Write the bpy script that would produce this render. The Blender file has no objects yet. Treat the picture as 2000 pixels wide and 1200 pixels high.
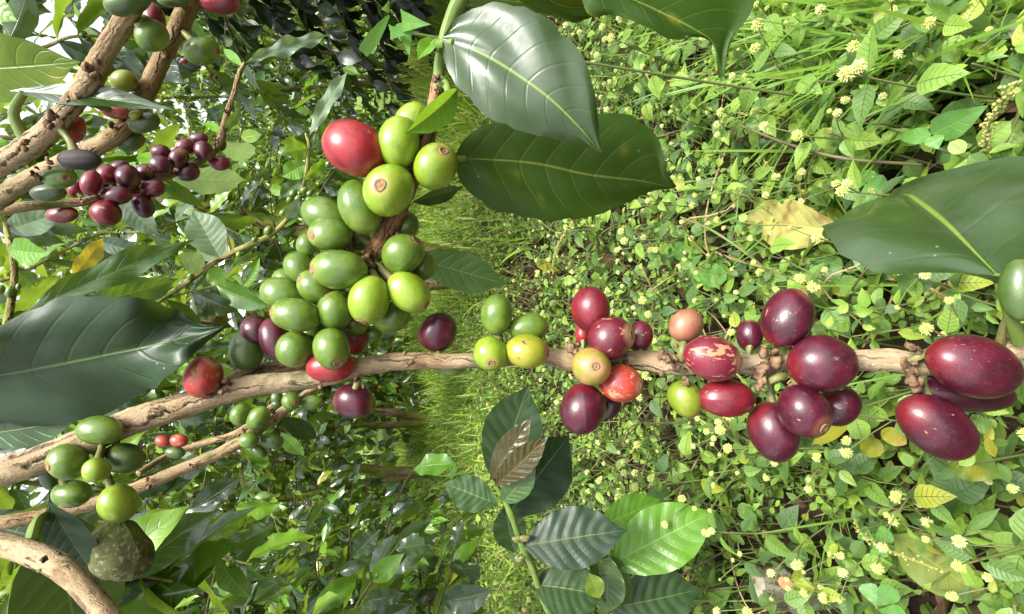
import bpy, math, random
import numpy as np
from mathutils import Vector, Matrix, Quaternion

sc = bpy.context.scene
col = sc.collection
R = math.radians

# ------------------------------------------------------------------ camera, world, sun, exposure
CAM_H, PITCH, FPX = 0.65, R(16.7), 1000.0      # phone held on its side, tipped down; focal length in photo pixels
CAM_C = Vector((0, 0, CAM_H))
_s, _c = math.sin(PITCH), math.cos(PITCH)
CF = Vector((0, _c, -_s)); CX = Vector((0, -_s, -_c)); CY = Vector((1, 0, 0))
cd = bpy.data.cameras.new('camera'); cam = bpy.data.objects.new('camera', cd); col.objects.link(cam)
cd.sensor_width = 36; cd.lens = 36 * FPX / 2000; cd.clip_start = 0.01; cd.clip_end = 500
cam.matrix_world = Matrix(((CX.x, CY.x, -CF.x, CAM_C.x), (CX.y, CY.y, -CF.y, CAM_C.y), (CX.z, CY.z, -CF.z, CAM_C.z), (0, 0, 0, 1)))
sc.camera = cam
SUN_EL, SUN_AZ = R(60), R(138)                 # azimuth from +Y (the view) clockwise: to the right of the upright view, a little behind
w = bpy.data.worlds.new('World'); sc.world = w; w.use_nodes = True
nt = w.node_tree; bg = nt.nodes['Background']
sky = nt.nodes.new('ShaderNodeTexSky'); sky.sky_type = 'NISHITA'; sky.sun_disc = False
sky.sun_elevation = SUN_EL; sky.sun_rotation = SUN_AZ; sky.dust_density = 4.0; sky.air_density = 1.2
hs = nt.nodes.new('ShaderNodeHueSaturation'); hs.inputs['Saturation'].default_value = 0.22   # thin cloud: pale sky
nt.links.new(sky.outputs[0], hs.inputs['Color']); nt.links.new(hs.outputs[0], bg.inputs['Color'])
bg.inputs['Strength'].default_value = 0.135
sl = bpy.data.lights.new('sun', 'SUN'); sl.energy = 2.6; sl.angle = R(20); sl.color = (1, .96, .88)
so = bpy.data.objects.new('sun', sl); col.objects.link(so)
sd = Vector((math.sin(SUN_AZ) * math.cos(SUN_EL), math.cos(SUN_AZ) * math.cos(SUN_EL), math.sin(SUN_EL)))
so.rotation_euler = sd.to_track_quat('Z', 'Y').to_euler(); so.location = sd * 20
vs = sc.view_settings; vs.view_transform = 'Standard'; vs.look = 'None'; vs.gamma = 1; vs.exposure = 1.5
sc.render.engine = 'CYCLES'
cy = sc.cycles
cy.max_bounces = 7; cy.diffuse_bounces = 4; cy.glossy_bounces = 2; cy.transmission_bounces = 4; cy.transparent_max_bounces = 4
cy.caustics_reflective = False; cy.caustics_refractive = False; cy.use_denoising = True

def P(px, py, d):
    """a point seen at photo pixel (px, py) at d metres in front of the lens"""
    return CAM_C + d * (CF + (px - 1000) / FPX * CX + (600 - py) / FPX * CY)
def G(px, py, z=0.0):
    """the point of the ground (height z) seen at photo pixel (px, py)"""
    d = CF + (px - 1000) / FPX * CX + (600 - py) / FPX * CY
    return CAM_C + d * ((z - CAM_H) / d.z)

# ------------------------------------------------------------------ node helper and materials
class NG:
    def __init__(s, name):
        s.m = bpy.data.materials.new(name); s.m.use_nodes = True; s.t = s.m.node_tree
        s.t.nodes.clear(); s.out = s.n('OutputMaterial')
    def n(s, k): return s.t.nodes.new('ShaderNode' + k)
    def l(s, a, sock):
        if hasattr(a, 'is_output'): s.t.links.new(a, sock)
        elif isinstance(a, (tuple, list)) and len(a) == 3 and sock.type == 'RGBA': sock.default_value = (*a, 1)
        else: sock.default_value = a
    def math(s, op, a, b=0.0, c=None, clamp=False):
        n = s.n('Math'); n.operation = op; n.use_clamp = clamp; s.l(a, n.inputs[0]); s.l(b, n.inputs[1])
        if c is not None: s.l(c, n.inputs[2])
        return n.outputs[0]
    def mix(s, f, a, b, mode='MIX'):
        n = s.n('Mix'); n.data_type = 'RGBA'; n.blend_type = mode; s.l(f, n.inputs[0]); s.l(a, n.inputs[6]); s.l(b, n.inputs[7]); return n.outputs[2]
    def ss(s, x, lo, hi):
        n = s.n('MapRange'); n.interpolation_type = 'SMOOTHSTEP'; s.l(x, n.inputs[0]); n.inputs[1].default_value = lo; n.inputs[2].default_value = hi
        return n.outputs[0]
    def ramp(s, f, stops):
        n = s.n('ValToRGB'); s.l(f, n.inputs[0]); e = n.color_ramp.elements
        while len(e) < len(stops): e.new(0.5)
        for k, (p, c) in enumerate(stops): e[k].position = p; e[k].color = (*c, 1)
        return n.outputs[0]
    def noise(s, v, sc_, det=3, rough=.55, w=None, out=0, dist=0):
        n = s.n('TexNoise'); s.l(v, n.inputs['Vector'])
        if w is not None: n.noise_dimensions = '4D'; s.l(w, n.inputs['W'])
        n.inputs['Scale'].default_value = sc_; n.inputs['Detail'].default_value = det; n.inputs['Roughness'].default_value = rough
        n.inputs['Distortion'].default_value = dist
        return n.outputs[out]
    def vor(s, v, sc_, feat='F1', out=0):
        n = s.n('TexVoronoi'); n.feature = feat; s.l(v, n.inputs['Vector']); n.inputs['Scale'].default_value = sc_; return n.outputs[out]
    def map(s, v, scale=(1, 1, 1), loc=(0, 0, 0)):
        n = s.n('Mapping'); s.l(v, n.inputs[0]); n.inputs['Scale'].default_value = scale; n.inputs['Location'].default_value = loc; return n.outputs[0]
    def bump(s, h, strength, dist=.001):
        n = s.n('Bump'); n.inputs['Strength'].default_value = strength; n.inputs['Distance'].default_value = dist; s.l(h, n.inputs['Height']); return n.outputs[0]
    def tc(s, k): return s.n('TexCoord').outputs[k]
    def sep(s, v):
        n = s.n('SeparateXYZ'); s.l(v, n.inputs[0]); return n.outputs
    def rnd(s): return s.n('ObjectInfo').outputs['Random']
    def pr(s, colr, rough, normal=None, spec=.5, coat=0, coat_r=.1, sss=0):
        n = s.n('BsdfPrincipled'); s.l(colr, n.inputs['Base Color']); s.l(rough, n.inputs['Roughness']); n.inputs['Specular IOR Level'].default_value = spec
        n.inputs['Coat Weight'].default_value = coat; n.inputs['Coat Roughness'].default_value = coat_r
        if normal is not None: s.l(normal, n.inputs['Normal'])
        if sss:
            n.inputs['Subsurface Weight'].default_value = sss; n.inputs['Subsurface Radius'].default_value = (1, .6, .2); n.inputs['Subsurface Scale'].default_value = .003
        return n.outputs[0]
    def end(s, sh): s.t.links.new(sh, s.out.inputs[0]); return s.m

def leaf_mat(name, stops, vein, rough=.32, trans=.26, tcol=(.35, .5, .04), nv=9, blotch=None, under=None, vis=.35, spec=.5, vbump=.5, midw=.035, coat=0, film_sheen=.10, spots=0):
    g = NG(name)
    uv = g.sep(g.tc('UV')); pos = g.tc('Object')
    a = g.math('ABSOLUTE', g.math('MULTIPLY_ADD', uv[1], 2.0, -1.0))
    geo = g.n('NewGeometry'); isl = geo.outputs['Random Per Island']
    r = g.math('FRACT', g.math('ADD', isl, g.rnd()))
    c = g.ramp(r, stops)
    nz = g.noise(pos, 60, 4)
    c = g.mix(g.math('MULTIPLY', g.ss(nz, .35, .75), .45), c, g.mix(1.0, c, (.62, .7, .6), 'MULTIPLY'))
    if under:
        c = g.mix(geo.outputs['Backfacing'], c, g.mix(.65, c, under))
    mid = g.math('SUBTRACT', 1.0, g.ss(a, midw * .5, midw * 1.4))
    ph = g.math('FRACT', g.math('MULTIPLY', g.math('SUBTRACT', uv[0], g.math('MULTIPLY', g.math('POWER', a, 1.3), .17)), float(nv)))
    dv = g.math('ADD', g.math('ABSOLUTE', g.math('SUBTRACT', ph, .5)), g.math('MULTIPLY', g.math('SUBTRACT', g.noise(pos, 220, 2), .45), .09))
    side = g.math('MULTIPLY', g.math('SUBTRACT', 1.0, g.ss(dv, .02, .09)), g.math('SUBTRACT', 1.0, g.ss(a, .6, .97)))
    v = g.math('MAXIMUM', mid, g.math('MULTIPLY', side, vis))
    c = g.mix(v, c, g.mix(.75, c, vein))
    if blotch:                                  # rust and yellowing
        bcol, amt, core = blotch
        bn = g.noise(pos, 38, 3, .5, w=g.math('MULTIPLY', g.rnd(), 30.0))
        c = g.mix(g.math('MULTIPLY', g.ss(bn, .62 - amt, .74 - amt * .5), .85), c, bcol)
        c = g.mix(g.ss(bn, .745 - amt * .45, .77 - amt * .45), c, core)
    if spots:
        sp = g.vor(g.map(pos, (1, 1, 1), (spots, spots * .7, 0)), 42); on = g.ss(g.noise(pos, 19, 1), .54, .58)
        c = g.mix(g.math('MULTIPLY', on, g.math('SUBTRACT', 1.0, g.ss(sp, .14, .30))), c, (.24, .23, .02)); c = g.mix(g.math('MULTIPLY', on, g.math('SUBTRACT', 1.0, g.ss(sp, .08, .13))), c, (.06, .028, .012))
    dust = g.vor(g.map(pos, (1, 1.3, .8)), 170)
    c = g.mix(g.math('MULTIPLY', g.math('SUBTRACT', 1.0, g.ss(dust, .03, .09)), g.math('MULTIPLY', g.ss(g.noise(pos, 35, 2), .5, .6), .45)), c, (.45, .5, .4))
    h = g.math('ADD', g.math('MULTIPLY', mid, -1.0), g.math('ADD', g.math('MULTIPLY', side, -.6), g.math('MULTIPLY', g.noise(pos, 160, 3), .7)))
    nb = g.bump(h, vbump, .0008)
    film = g.ss(g.noise(pos, 22, 5, .62), .42, .72)
    c = g.mix(g.math('MULTIPLY', film, film_sheen), c, (.27, .31, .28))  # dust film whose pale tint also stands in for sky sheen
    rr = g.math('ADD', rough - .1, g.math('ADD', g.math('MULTIPLY', g.noise(pos, 90, 3), .16), g.math('MULTIPLY', film, .14)))
    p = g.pr(c, rr, nb, spec, coat)
    tr = g.n('BsdfTranslucent'); g.l(g.mix(.55, c, tcol), tr.inputs[0]); g.l(nb, tr.inputs[1])
    mx = g.n('MixShader'); mx.inputs[0].default_value = trans; g.t.links.new(p, mx.inputs[1]); g.t.links.new(tr.outputs[0], mx.inputs[2])
    return g.end(mx.outputs[0])

M = {}
M['dark'] = leaf_mat('coffee_leaf_dark', [(0, (.012, .030, .014)), (.5, (.018, .042, .016)), (1, (.025, .055, .016))], (.10, .16, .04), .42, .12, (.2, .34, .03), under=(.05, .09, .03), vis=.06, vbump=.35, midw=.022, film_sheen=.03, spec=.32)
M['grey'] = leaf_mat('coffee_leaf_pale_sheen', [(0, (.024, .056, .014)), (1, (.030, .064, .015))], (.20, .32, .04), .33, .2, (.25, .4, .03), under=(.05, .09, .03), vis=.03, coat=.5, vbump=.25, midw=.028, film_sheen=.16)
M['pale'] = leaf_mat('coffee_leaf_grey_green', [(0, (.13, .20, .12)), (1, (.17, .25, .14))], (.26, .36, .16), .34, .3, (.35, .5, .1), under=(.12, .22, .05), vis=.12, coat=.5, vbump=.3)  # sky sheen put into the colour, together with the paler underside tone
M['mid'] = leaf_mat('coffee_leaf_green', [(0, (.03, .075, .018)), (.6, (.045, .10, .02)), (1, (.06, .13, .02))], (.16, .25, .05), .32, .26, (.3, .5, .03), under=(.06, .12, .03), vis=.14, coat=.3)
M['under'] = leaf_mat('coffee_leaf_underside', [(0, (.024, .062, .005)), (1, (.030, .072, .006))], (.17, .22, .04), .5, .22, (.28, .34, .01), blotch=((.20, .22, .012), -.015, (.32, .30, .015)), vis=.12, spec=.25, vbump=.3, midw=.022, film_sheen=.02, spots=.11)
M['lime'] = leaf_mat('coffee_leaf_young', [(0, (.10, .25, .015)), (.6, (.13, .30, .02)), (1, (.17, .32, .02))], (.22, .4, .06), .3, .33, (.4, .62, .03), under=(.14, .27, .04), vis=.16, vbump=.4)
M['yellow'] = leaf_mat('coffee_leaf_yellowing', [(0, (.20, .24, .012)), (.6, (.27, .27, .015)), (1, (.33, .27, .02))], (.3, .32, .06), .42, .35, (.55, .45, .03), blotch=((.25, .13, .02), .1, (.09, .035, .012)))
M['yellowgreen'] = leaf_mat('coffee_leaf_rusty', [(0, (.09, .17, .012)), (1, (.12, .2, .012))], (.2, .3, .05), .42, .4, (.4, .5, .02), blotch=((.34, .30, .01), .1, (.2, .06, .01)))
M['bronze'] = leaf_mat('coffee_leaf_bronze', [(0, (.040, .034, .006)), (1, (.058, .046, .008))], (.16, .14, .03), .24, .2, (.25, .18, .02), nv=10, vbump=.8)
M['bush'] = leaf_mat('shrub_foliage', [(0, (.010, .026, .014)), (.34, (.018, .042, .021)), (.52, (.035, .075, .03)), (.62, (.07, .17, .02)), (.84, (.13, .29, .02)), (.97, (.20, .34, .02)), (1, (.34, .26, .02))], (.12, .2, .05), .25, .3, (.46, .66, .03), under=(.05, .10, .03), vis=.2, coat=.6, film_sheen=.05)
M['bushfar'] = leaf_mat('shrub_foliage_lit', [(0, (.012, .030, .017)), (.3, (.022, .05, .026)), (.45, (.05, .10, .045)), (.56, (.10, .22, .03)), (1, (.28, .44, .05))], (.12, .2, .05), .25, .36, (.55, .72, .05), under=(.07, .14, .03), vis=.2, coat=.6, film_sheen=.05)  # lighter leaf colours stand in for light coming through the far rows
M['bushshade'] = leaf_mat('shrub_foliage_shaded', [(0, (.006, .014, .008)), (.7, (.012, .026, .011)), (.93, (.02, .05, .012)), (1, (.1, .2, .015))], (.06, .1, .03), .34, .08, (.2, .34, .03), under=(.02, .04, .015))  # deep shade of the dense shrub put into its leaf colour
M['weed'] = leaf_mat('weed_leaf', [(0, (.07, .13, .045)), (.35, (.12, .22, .05)), (.7, (.20, .34, .055)), (.93, (.28, .42, .06)), (1, (.34, .36, .03))], (.06, .14, .03), .5, .36, (.4, .62, .06), nv=8, under=(.13, .22, .06), vis=.6, vbump=.9)
M['cover'] = leaf_mat('ground_cover_leaf', [(0, (.055, .11, .03)), (.3, (.13, .24, .04)), (.7, (.23, .38, .05)), (.92, (.32, .45, .06)), (1, (.36, .33, .03))], (.09, .17, .03), .5, .36, (.42, .64, .06), nv=6, under=(.14, .24, .06), vis=.5)
M['broad'] = leaf_mat('broad_weed_leaf', [(0, (.10, .26, .05)), (1, (.13, .31, .05))], (.2, .36, .1), .42, .33, (.36, .6, .08), nv=7)
M['olive'] = leaf_mat('fallen_olive_leaf', [(0, (.17, .22, .03)), (1, (.19, .24, .03))], (.3, .32, .06), .5, .3, (.4, .45, .05), blotch=((.12, .08, .02), .02, (.08, .03, .01)))
M['fallen'] = leaf_mat('fallen_yellow_brown_leaf', [(0, (.42, .39, .11)), (1, (.45, .41, .12))], (.5, .42, .1), .5, .25, (.6, .45, .05), blotch=((.22, .12, .04), .15, (.10, .042, .018)))

def grass_mat(name, stops, trans=.4):
    g = NG(name); r = g.n('NewGeometry').outputs['Random Per Island']
    c = g.ramp(r, stops); p = g.pr(c, .45, None, .4)
    tr = g.n('BsdfTranslucent'); g.l(g.mix(.4, c, (.5, .65, .05)), tr.inputs[0])
    mx = g.n('MixShader'); mx.inputs[0].default_value = trans; g.t.links.new(p, mx.inputs[1]); g.t.links.new(tr.outputs[0], mx.inputs[2])
    return g.end(mx.outputs[0])
M['grass'] = grass_mat('grass', [(0, (.13, .22, .03)), (.4, (.27, .43, .05)), (.8, (.38, .52, .09)), (1, (.52, .46, .18))])
M['blade'] = grass_mat('grass_blade', [(0, (.12, .24, .03)), (1, (.2, .36, .05))])
M['litter'] = grass_mat('leaf_litter', [(0, (.030, .016, .010)), (.5, (.065, .036, .022)), (.85, (.11, .065, .04)), (1, (.20, .13, .07))], .1)

def plain(name, c1, c2, scale=80, rough=.5, bump=.3, spec=.4):
    g = NG(name); pos = g.tc('Object'); n = g.noise(pos, scale, 4)
    return g.end(g.pr(g.mix(g.ss(n, .3, .7), c1, c2), rough, g.bump(n, bump, .001), spec))
M['twiggreen'] = plain('green_twig', (.10, .17, .03), (.16, .22, .05), 120)
M['shrubtwig'] = plain('shrub_twig', (.07, .06, .025), (.13, .10, .045), 60)
M['stalk'] = plain('weed_stalk', (.10, .17, .04), (.16, .14, .06), 60)
M['brownstalk'] = plain('brown_stalk', (.07, .05, .028), (.11, .10, .04), 60)
M['straw'] = plain('dry_straw', (.36, .25, .13), (.26, .17, .08), 60)
M['pedicel'] = plain('berry_stalk', (.12, .15, .035), (.18, .15, .06), 200)
M['scab'] = plain('leaf_scar', (.035, .02, .012), (.25, .155, .085), 330, .8, .9, .2)
M['floret'] = plain('flower_floret', (.46, .52, .12), (.58, .61, .22), 300, .6, .1)
M['floretwhite'] = plain('flower_floret_white', (.56, .60, .26), (.72, .72, .46), 300, .6, .1)
M['core'] = plain('flower_core', (.28, .36, .06), (.42, .47, .11), 300, .6, .1)
M['spike'] = plain('seed_spike', (.30, .34, .08), (.38, .34, .12), 300, .6, .4)
M['soil'] = None

def bark_mat(name, light, mid, dark, moss=None, mossamt=.0, sc_=1.0):
    g = NG(name); uv = g.tc('UV'); pos = g.tc('Object')
    wob = g.n('VectorMath'); wob.operation = 'MULTIPLY_ADD'; g.l(g.noise(pos, 170 * sc_, 3, out=1), wob.inputs[0]); wob.inputs[1].default_value = (.006 / sc_, .012 / sc_, 0); g.l(uv, wob.inputs[2]); uvw = wob.outputs[0]
    n1 = g.noise(g.map(uvw, (620 * sc_, 45 * sc_, 1)), 1, 5, .6, dist=.4); n2 = g.noise(pos, 190 * sc_, 5, .65); n3 = g.noise(pos, 55 * sc_, 3)
    c = g.mix(g.ss(n1, .35, .62), mid, light)
    c = g.mix(g.math('MULTIPLY', g.ss(n2, .48, .68), .75), c, mid)
    c = g.mix(g.math('MULTIPLY', g.ss(n3, .45, .62), .4), c, (.27, .205, .125))
    c = g.mix(g.math('MULTIPLY', g.ss(g.noise(pos, 30 * sc_, 4, .6), .52, .66), .65), c, g.mix(1.0, c, (.55, .44, .32), 'MULTIPLY'))
    edge = g.vor(g.map(uvw, (190 * sc_, 13 * sc_, 1)), 1, 'DISTANCE_TO_EDGE')
    crack = g.math('MULTIPLY', g.math('SUBTRACT', 1.0, g.ss(edge, .012, .07)), g.ss(g.noise(pos, 75 * sc_, 3), .42, .56))
    fine = g.math('SUBTRACT', 1.0, g.ss(n1, .28, .37)); crack = g.math('MAXIMUM', crack, g.math('MULTIPLY', fine, .8))
    c = g.mix(g.math('MULTIPLY', crack, .65), c, dark)
    lic = g.math('MULTIPLY', g.ss(g.noise(pos, 330 * sc_, 2), .66, .7), g.ss(n3, .5, .6)); c = g.mix(g.math('MULTIPLY', lic, .5), c, (.42, .42, .34))
    if moss:
        mn = g.noise(pos, 28 * sc_, 5, .65)
        c = g.mix(g.ss(mn, .62 - mossamt, .72 - mossamt), c, g.mix(n2, moss, g.mix(1.0, moss, (.5, .5, .5), 'MULTIPLY')))
    h = g.math('ADD', g.math('MULTIPLY', n1, .8), g.math('ADD', g.math('MULTIPLY', n2, .9), g.math('MULTIPLY', crack, -1.3)))
    return g.end(g.pr(c, .78, g.bump(h, .75, .0012 / sc_), .22))
M['bark'] = bark_mat('branch_bark', (.37, .275, .155), (.24, .165, .075), (.045, .025, .014), (.15, .15, .05), .06)
M['barkpink'] = bark_mat('branch_bark_smooth', (.38, .29, .175), (.26, .19, .105), (.045, .028, .015), (.17, .16, .08), .05)
M['barkred'] = bark_mat('young_branch_bark', (.30, .165, .085), (.21, .105, .05), (.04, .015, .01), (.2, .15, .05), .05)
M['barkmoss'] = bark_mat('mossy_bark', (.15, .11, .06), (.09, .06, .03), (.02, .012, .008), (.15, .16, .02), .20, .16)
M['barkgreen'] = bark_mat('green_twig_bark', (.30, .27, .09), (.2, .2, .05), (.06, .05, .02), (.14, .18, .03), .08, .6)

def berry_mat(name, c1, c2, tip, scar=None, amt=0.0, rough=.3, scale=1.6, foot=None, specks=.22, coat=.3, sss=.0, streak=.45):
    g = NG(name); at = g.n('Attribute'); at.attribute_name = 'rest'; v = at.outputs['Vector']
    wv = g.math('MULTIPLY', g.rnd(), 50.0); z = g.sep(v)[2]
    n = g.noise(v, scale, 3, .5, w=wv)
    c = g.mix(g.ss(n, .36, .66), c1, c2)
    fine = g.noise(v, 14, 4, .6, w=wv)
    c = g.mix(g.math('MULTIPLY', g.ss(fine, .45, .75), .25), c, g.mix(1.0, c, (.6, .6, .6), 'MULTIPLY'))
    c = g.mix(g.math('MULTIPLY', g.ss(g.math('ADD', z, g.math('MULTIPLY', fine, .1)), .82, 1.0), .75), c, tip)
    if foot: c = g.mix(g.math('MULTIPLY', g.ss(g.math('MULTIPLY', z, -1.0), .55, 1.0), .9), c, foot)
    lines = g.noise(g.map(v, (9, 9, 1.1)), 1, 4, .6, w=wv)
    c = g.mix(g.math('MULTIPLY', g.ss(lines, .5, .72), .35), c, g.mix(1.0, c, (1.35, 1.25, 1.1), 'MULTIPLY'))
    c = g.mix(g.math('MULTIPLY', g.ss(g.noise(v, 2.2, 3, .6, w=g.math('ADD', wv, 3.0)), .5, .72), .5), c, g.mix(1.0, c, (.5, .6, .7), 'MULTIPLY'))
    dots = g.math('SUBTRACT', 1.0, g.ss(g.vor(v, 17), .10, .2)); c = g.mix(g.math('MULTIPLY', dots, .14), c, (.5, .45, .3))
    film = g.ss(g.noise(v, 1.9, 5, .68, w=g.math('ADD', wv, 11.0)), .46, .74); c = g.mix(g.math('MULTIPLY', film, .045), c, (.34, .26, .26))
    scuff = g.math('MULTIPLY', g.ss(g.noise(g.map(v, (5, 5, 2)), 1, 5, .7, w=g.math('ADD', wv, 21.0)), .66, .70), .55); c = g.mix(scuff, c, (.26, .16, .09))
    rr = g.math('ADD', rough - .03, g.math('MULTIPLY', g.ss(g.noise(v, 3, 4, .65, w=wv), .4, .7), .14))
    if scar:
        sv = g.map(v, (1.0, 1.0, streak)); s1 = g.noise(sv, 2.6 if name != 'berry_mouldy' else 6.0, 5, .62, w=g.math('ADD', wv, 7.0), dist=.5)
        f = g.ss(s1, .60 - amt, .635 - amt); c = g.mix(f, c, g.mix(fine, scar, g.mix(1.0, scar, (.75, .6, .5), 'MULTIPLY')))
        rr = g.math('ADD', rr, g.math('MULTIPLY', f, .25))
    sp = g.math('SUBTRACT', 1.0, g.ss(g.vor(v, 6.5), .07, .11)); keep = g.ss(g.noise(v, 3, 1, .5, w=wv), .5, .56)
    c = g.mix(g.math('MULTIPLY', g.math('MULTIPLY', sp, keep), specks), c, (.62, .6, .42))
    return g.end(g.pr(c, rr, g.bump(g.math('ADD', fine, g.math('MULTIPLY', n, .5)), .12, .0006), (.5), coat, 0.24, sss))
TAN = (.40, .235, .12)
B = {}
B['ripe'] = berry_mat('berry_ripe', (.038, .0025, .010), (.074, .0035, .016), (.20, .085, .04), TAN, -.06, .33, foot=(.13, .006, .012))
B['dark'] = berry_mat('berry_overripe', (.03, .004, .010), (.055, .004, .014), (.12, .06, .03), TAN, -.10, .34)
B['scar'] = berry_mat('berry_ripe_scarred', (.12, .006, .020), (.16, .007, .022), TAN, TAN, .05, .4)
B['crimson'] = berry_mat('berry_crimson', (.12, .005, .015), (.18, .007, .014), (.25, .09, .04), TAN, -.045, .37)
B['crimson2'] = berry_mat('berry_crimson_marked', (.085, .005, .016), (.12, .006, .018), TAN, TAN, -.005, .35)
B['red'] = berry_mat('berry_red', (.22, .009, .016), (.32, .018, .02), (.45, .16, .06), TAN, -.08, .36)
B['redtan'] = berry_mat('berry_red_tan', (.30, .02, .018), (.35, .05, .025), TAN, TAN, .02, .42, streak=.9)
B['tan'] = berry_mat('berry_tan', (.29, .10, .06), (.27, .15, .075), TAN, (.33, .04, .035), .0, .5, streak=.5)
B['turning'] = berry_mat('berry_turning', (.20, .20, .02), (.36, .20, .07), (.42, .2, .1), (.4, .2, .09), .02, .42, streak=1)
B['yellow'] = berry_mat('berry_yellowing', (.20, .25, .015), (.29, .25, .02), (.26, .10, .04), (.16, .03, .02), -.02, .34, streak=1)
B['green'] = berry_mat('berry_green', (.075, .145, .014), (.11, .185, .018), (.19, .22, .04), (.05, .05, .015), -.13, .3, foot=(.17, .25, .03), sss=.06)
B['lime'] = berry_mat('berry_lime', (.165, .265, .014), (.21, .315, .02), (.28, .28, .05), (.05, .04, .015), -.14, .3, foot=(.25, .34, .04), sss=.06)
B['deep'] = berry_mat('berry_deep_green', (.045, .085, .016), (.06, .11, .018), (.12, .12, .04), (.13, .09, .04), -.08, .36)
B['greenturn'] = berry_mat('berry_green_turning', (.14, .20, .012), (.19, .22, .018), (.3, .2, .05), (.22, .06, .03), -.06, .32, streak=1)
B['black'] = berry_mat('berry_dried', (.012, .009, .009), (.022, .016, .014), (.02, .015, .01), None, 0, .7, 3, specks=0, coat=0)
B['mold'] = berry_mat('berry_mouldy', (.055, .075, .014), (.10, .10, .03), (.12, .15, .03), (.25, .26, .16), .05, .85, 8, foot=(.10, .14, .02), specks=.4, coat=0, streak=1)
M['calyx'] = plain('berry_calyx', (.30, .19, .10), (.20, .11, .055), 900, .75, .6, .2)

# ------------------------------------------------------------------ mesh building
class MB:
    def __init__(s): s.v = []; s.f = []; s.uv = []; s.k = 0; s.mi = []
    def add(s, v, f, uv=None, mi=0):
        v = np.asarray(v, float); f = np.asarray(f, int)
        s.v.append(v); s.f.append(f + s.k); s.k += len(v)
        s.uv.append(np.zeros((len(v), 2)) if uv is None else np.asarray(uv, float)); s.mi.append(np.full(len(f), mi, int))
    def mesh(s, name, mats, rest=None):
        v = np.concatenate(s.v); f = np.concatenate(s.f); uv = np.concatenate(s.uv); mi = np.concatenate(s.mi)
        me = bpy.data.meshes.new(name); n = len(f)
        me.vertices.add(len(v)); me.vertices.foreach_set('co', v.astype(np.float32).ravel())
        me.loops.add(n * 4); me.loops.foreach_set('vertex_index', f.astype(np.int32).ravel())
        me.polygons.add(n); me.polygons.foreach_set('loop_start', np.arange(0, n * 4, 4, dtype=np.int32))
        try: me.polygons.foreach_set('loop_total', np.full(n, 4, dtype=np.int32))
        except Exception: pass
        me.polygons.foreach_set('use_smooth', np.ones(n, dtype=bool))
        for m in (mats if isinstance(mats, (list, tuple)) else [mats]): me.materials.append(m)
        me.polygons.foreach_set('material_index', mi.astype(np.int32))
        me.update(calc_edges=True)
        ul = me.uv_layers.new(name='uv'); ul.data.foreach_set('uv', uv[f.ravel()].astype(np.float32).ravel())
        if rest is not None:
            at = me.attributes.new('rest', 'FLOAT_VECTOR', 'POINT'); at.data.foreach_set('vector', np.asarray(rest, np.float32).ravel())
        return me
    def obj(s, name, mats, parent=None, rest=None):
        o = bpy.data.objects.new(name, s.mesh(name, mats, rest)); col.objects.link(o)
        if parent: o.parent = parent; o.matrix_parent_inverse = parent.matrix_world.inverted() if parent.type != 'EMPTY' else Matrix.Translation(-parent.location)
        return o
def tag(o, label, cat, group=None, kind=None):
    if label: o['label'] = label
    if cat: o['category'] = cat
    if group: o['group'] = group
    if kind: o['kind'] = kind
    return o
def empty(name, loc, label=None, cat=None, group=None):
    o = bpy.data.objects.new(name, None); col.objects.link(o); o.location = loc; o.empty_display_size = .02
    return tag(o, label, cat, group)
def copy_tree(o, parent=None):
    c = o.copy(); col.objects.link(c)
    if parent: c.parent = parent
    for ch in o.children: copy_tree(ch, c)
    return c

_gq = {}
def gridq(a, b):
    if (a, b) not in _gq:
        i, j = np.meshgrid(np.arange(a), np.arange(b), indexing='ij'); q = i * (b + 1) + j
        _gq[(a, b)] = np.stack([q, q + b + 1, q + b + 2, q + 1], -1).reshape(-1, 4)
    return _gq[(a, b)]
PROF = {
 'coffee': ([0, .04, .12, .25, .4, .52, .66, .78, .87, .93, .97, 1], [.03, .12, .42, .75, .96, 1, .9, .66, .36, .15, .07, .01]),
 'ellip': ([0, .05, .15, .3, .5, .7, .85, .95, 1], [.04, .25, .62, .92, 1, .88, .56, .2, .01]),
 'ovate': ([0, .05, .15, .3, .45, .65, .82, .93, 1], [.1, .45, .86, 1, .93, .66, .35, .14, .01]),
 'heart': ([0, .05, .15, .3, .5, .7, .88, 1], [.55, .85, 1.0, 1, .85, .55, .2, .01]),
 'round': ([0, .08, .25, .5, .75, .92, 1], [.06, .5, .9, 1, .85, .5, .05]),
 'clover': ([0, .2, .5, .75, .9, 1], [.05, .3, .75, 1, .9, .4]),
 'blade': ([0, .1, .4, .8, 1], [.6, 1, .9, .5, .01]),
 'lance': ([0, .06, .25, .45, .7, .9, 1], [.05, .3, .85, 1, .62, .2, .01]),
}
_gp = {}
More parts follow.
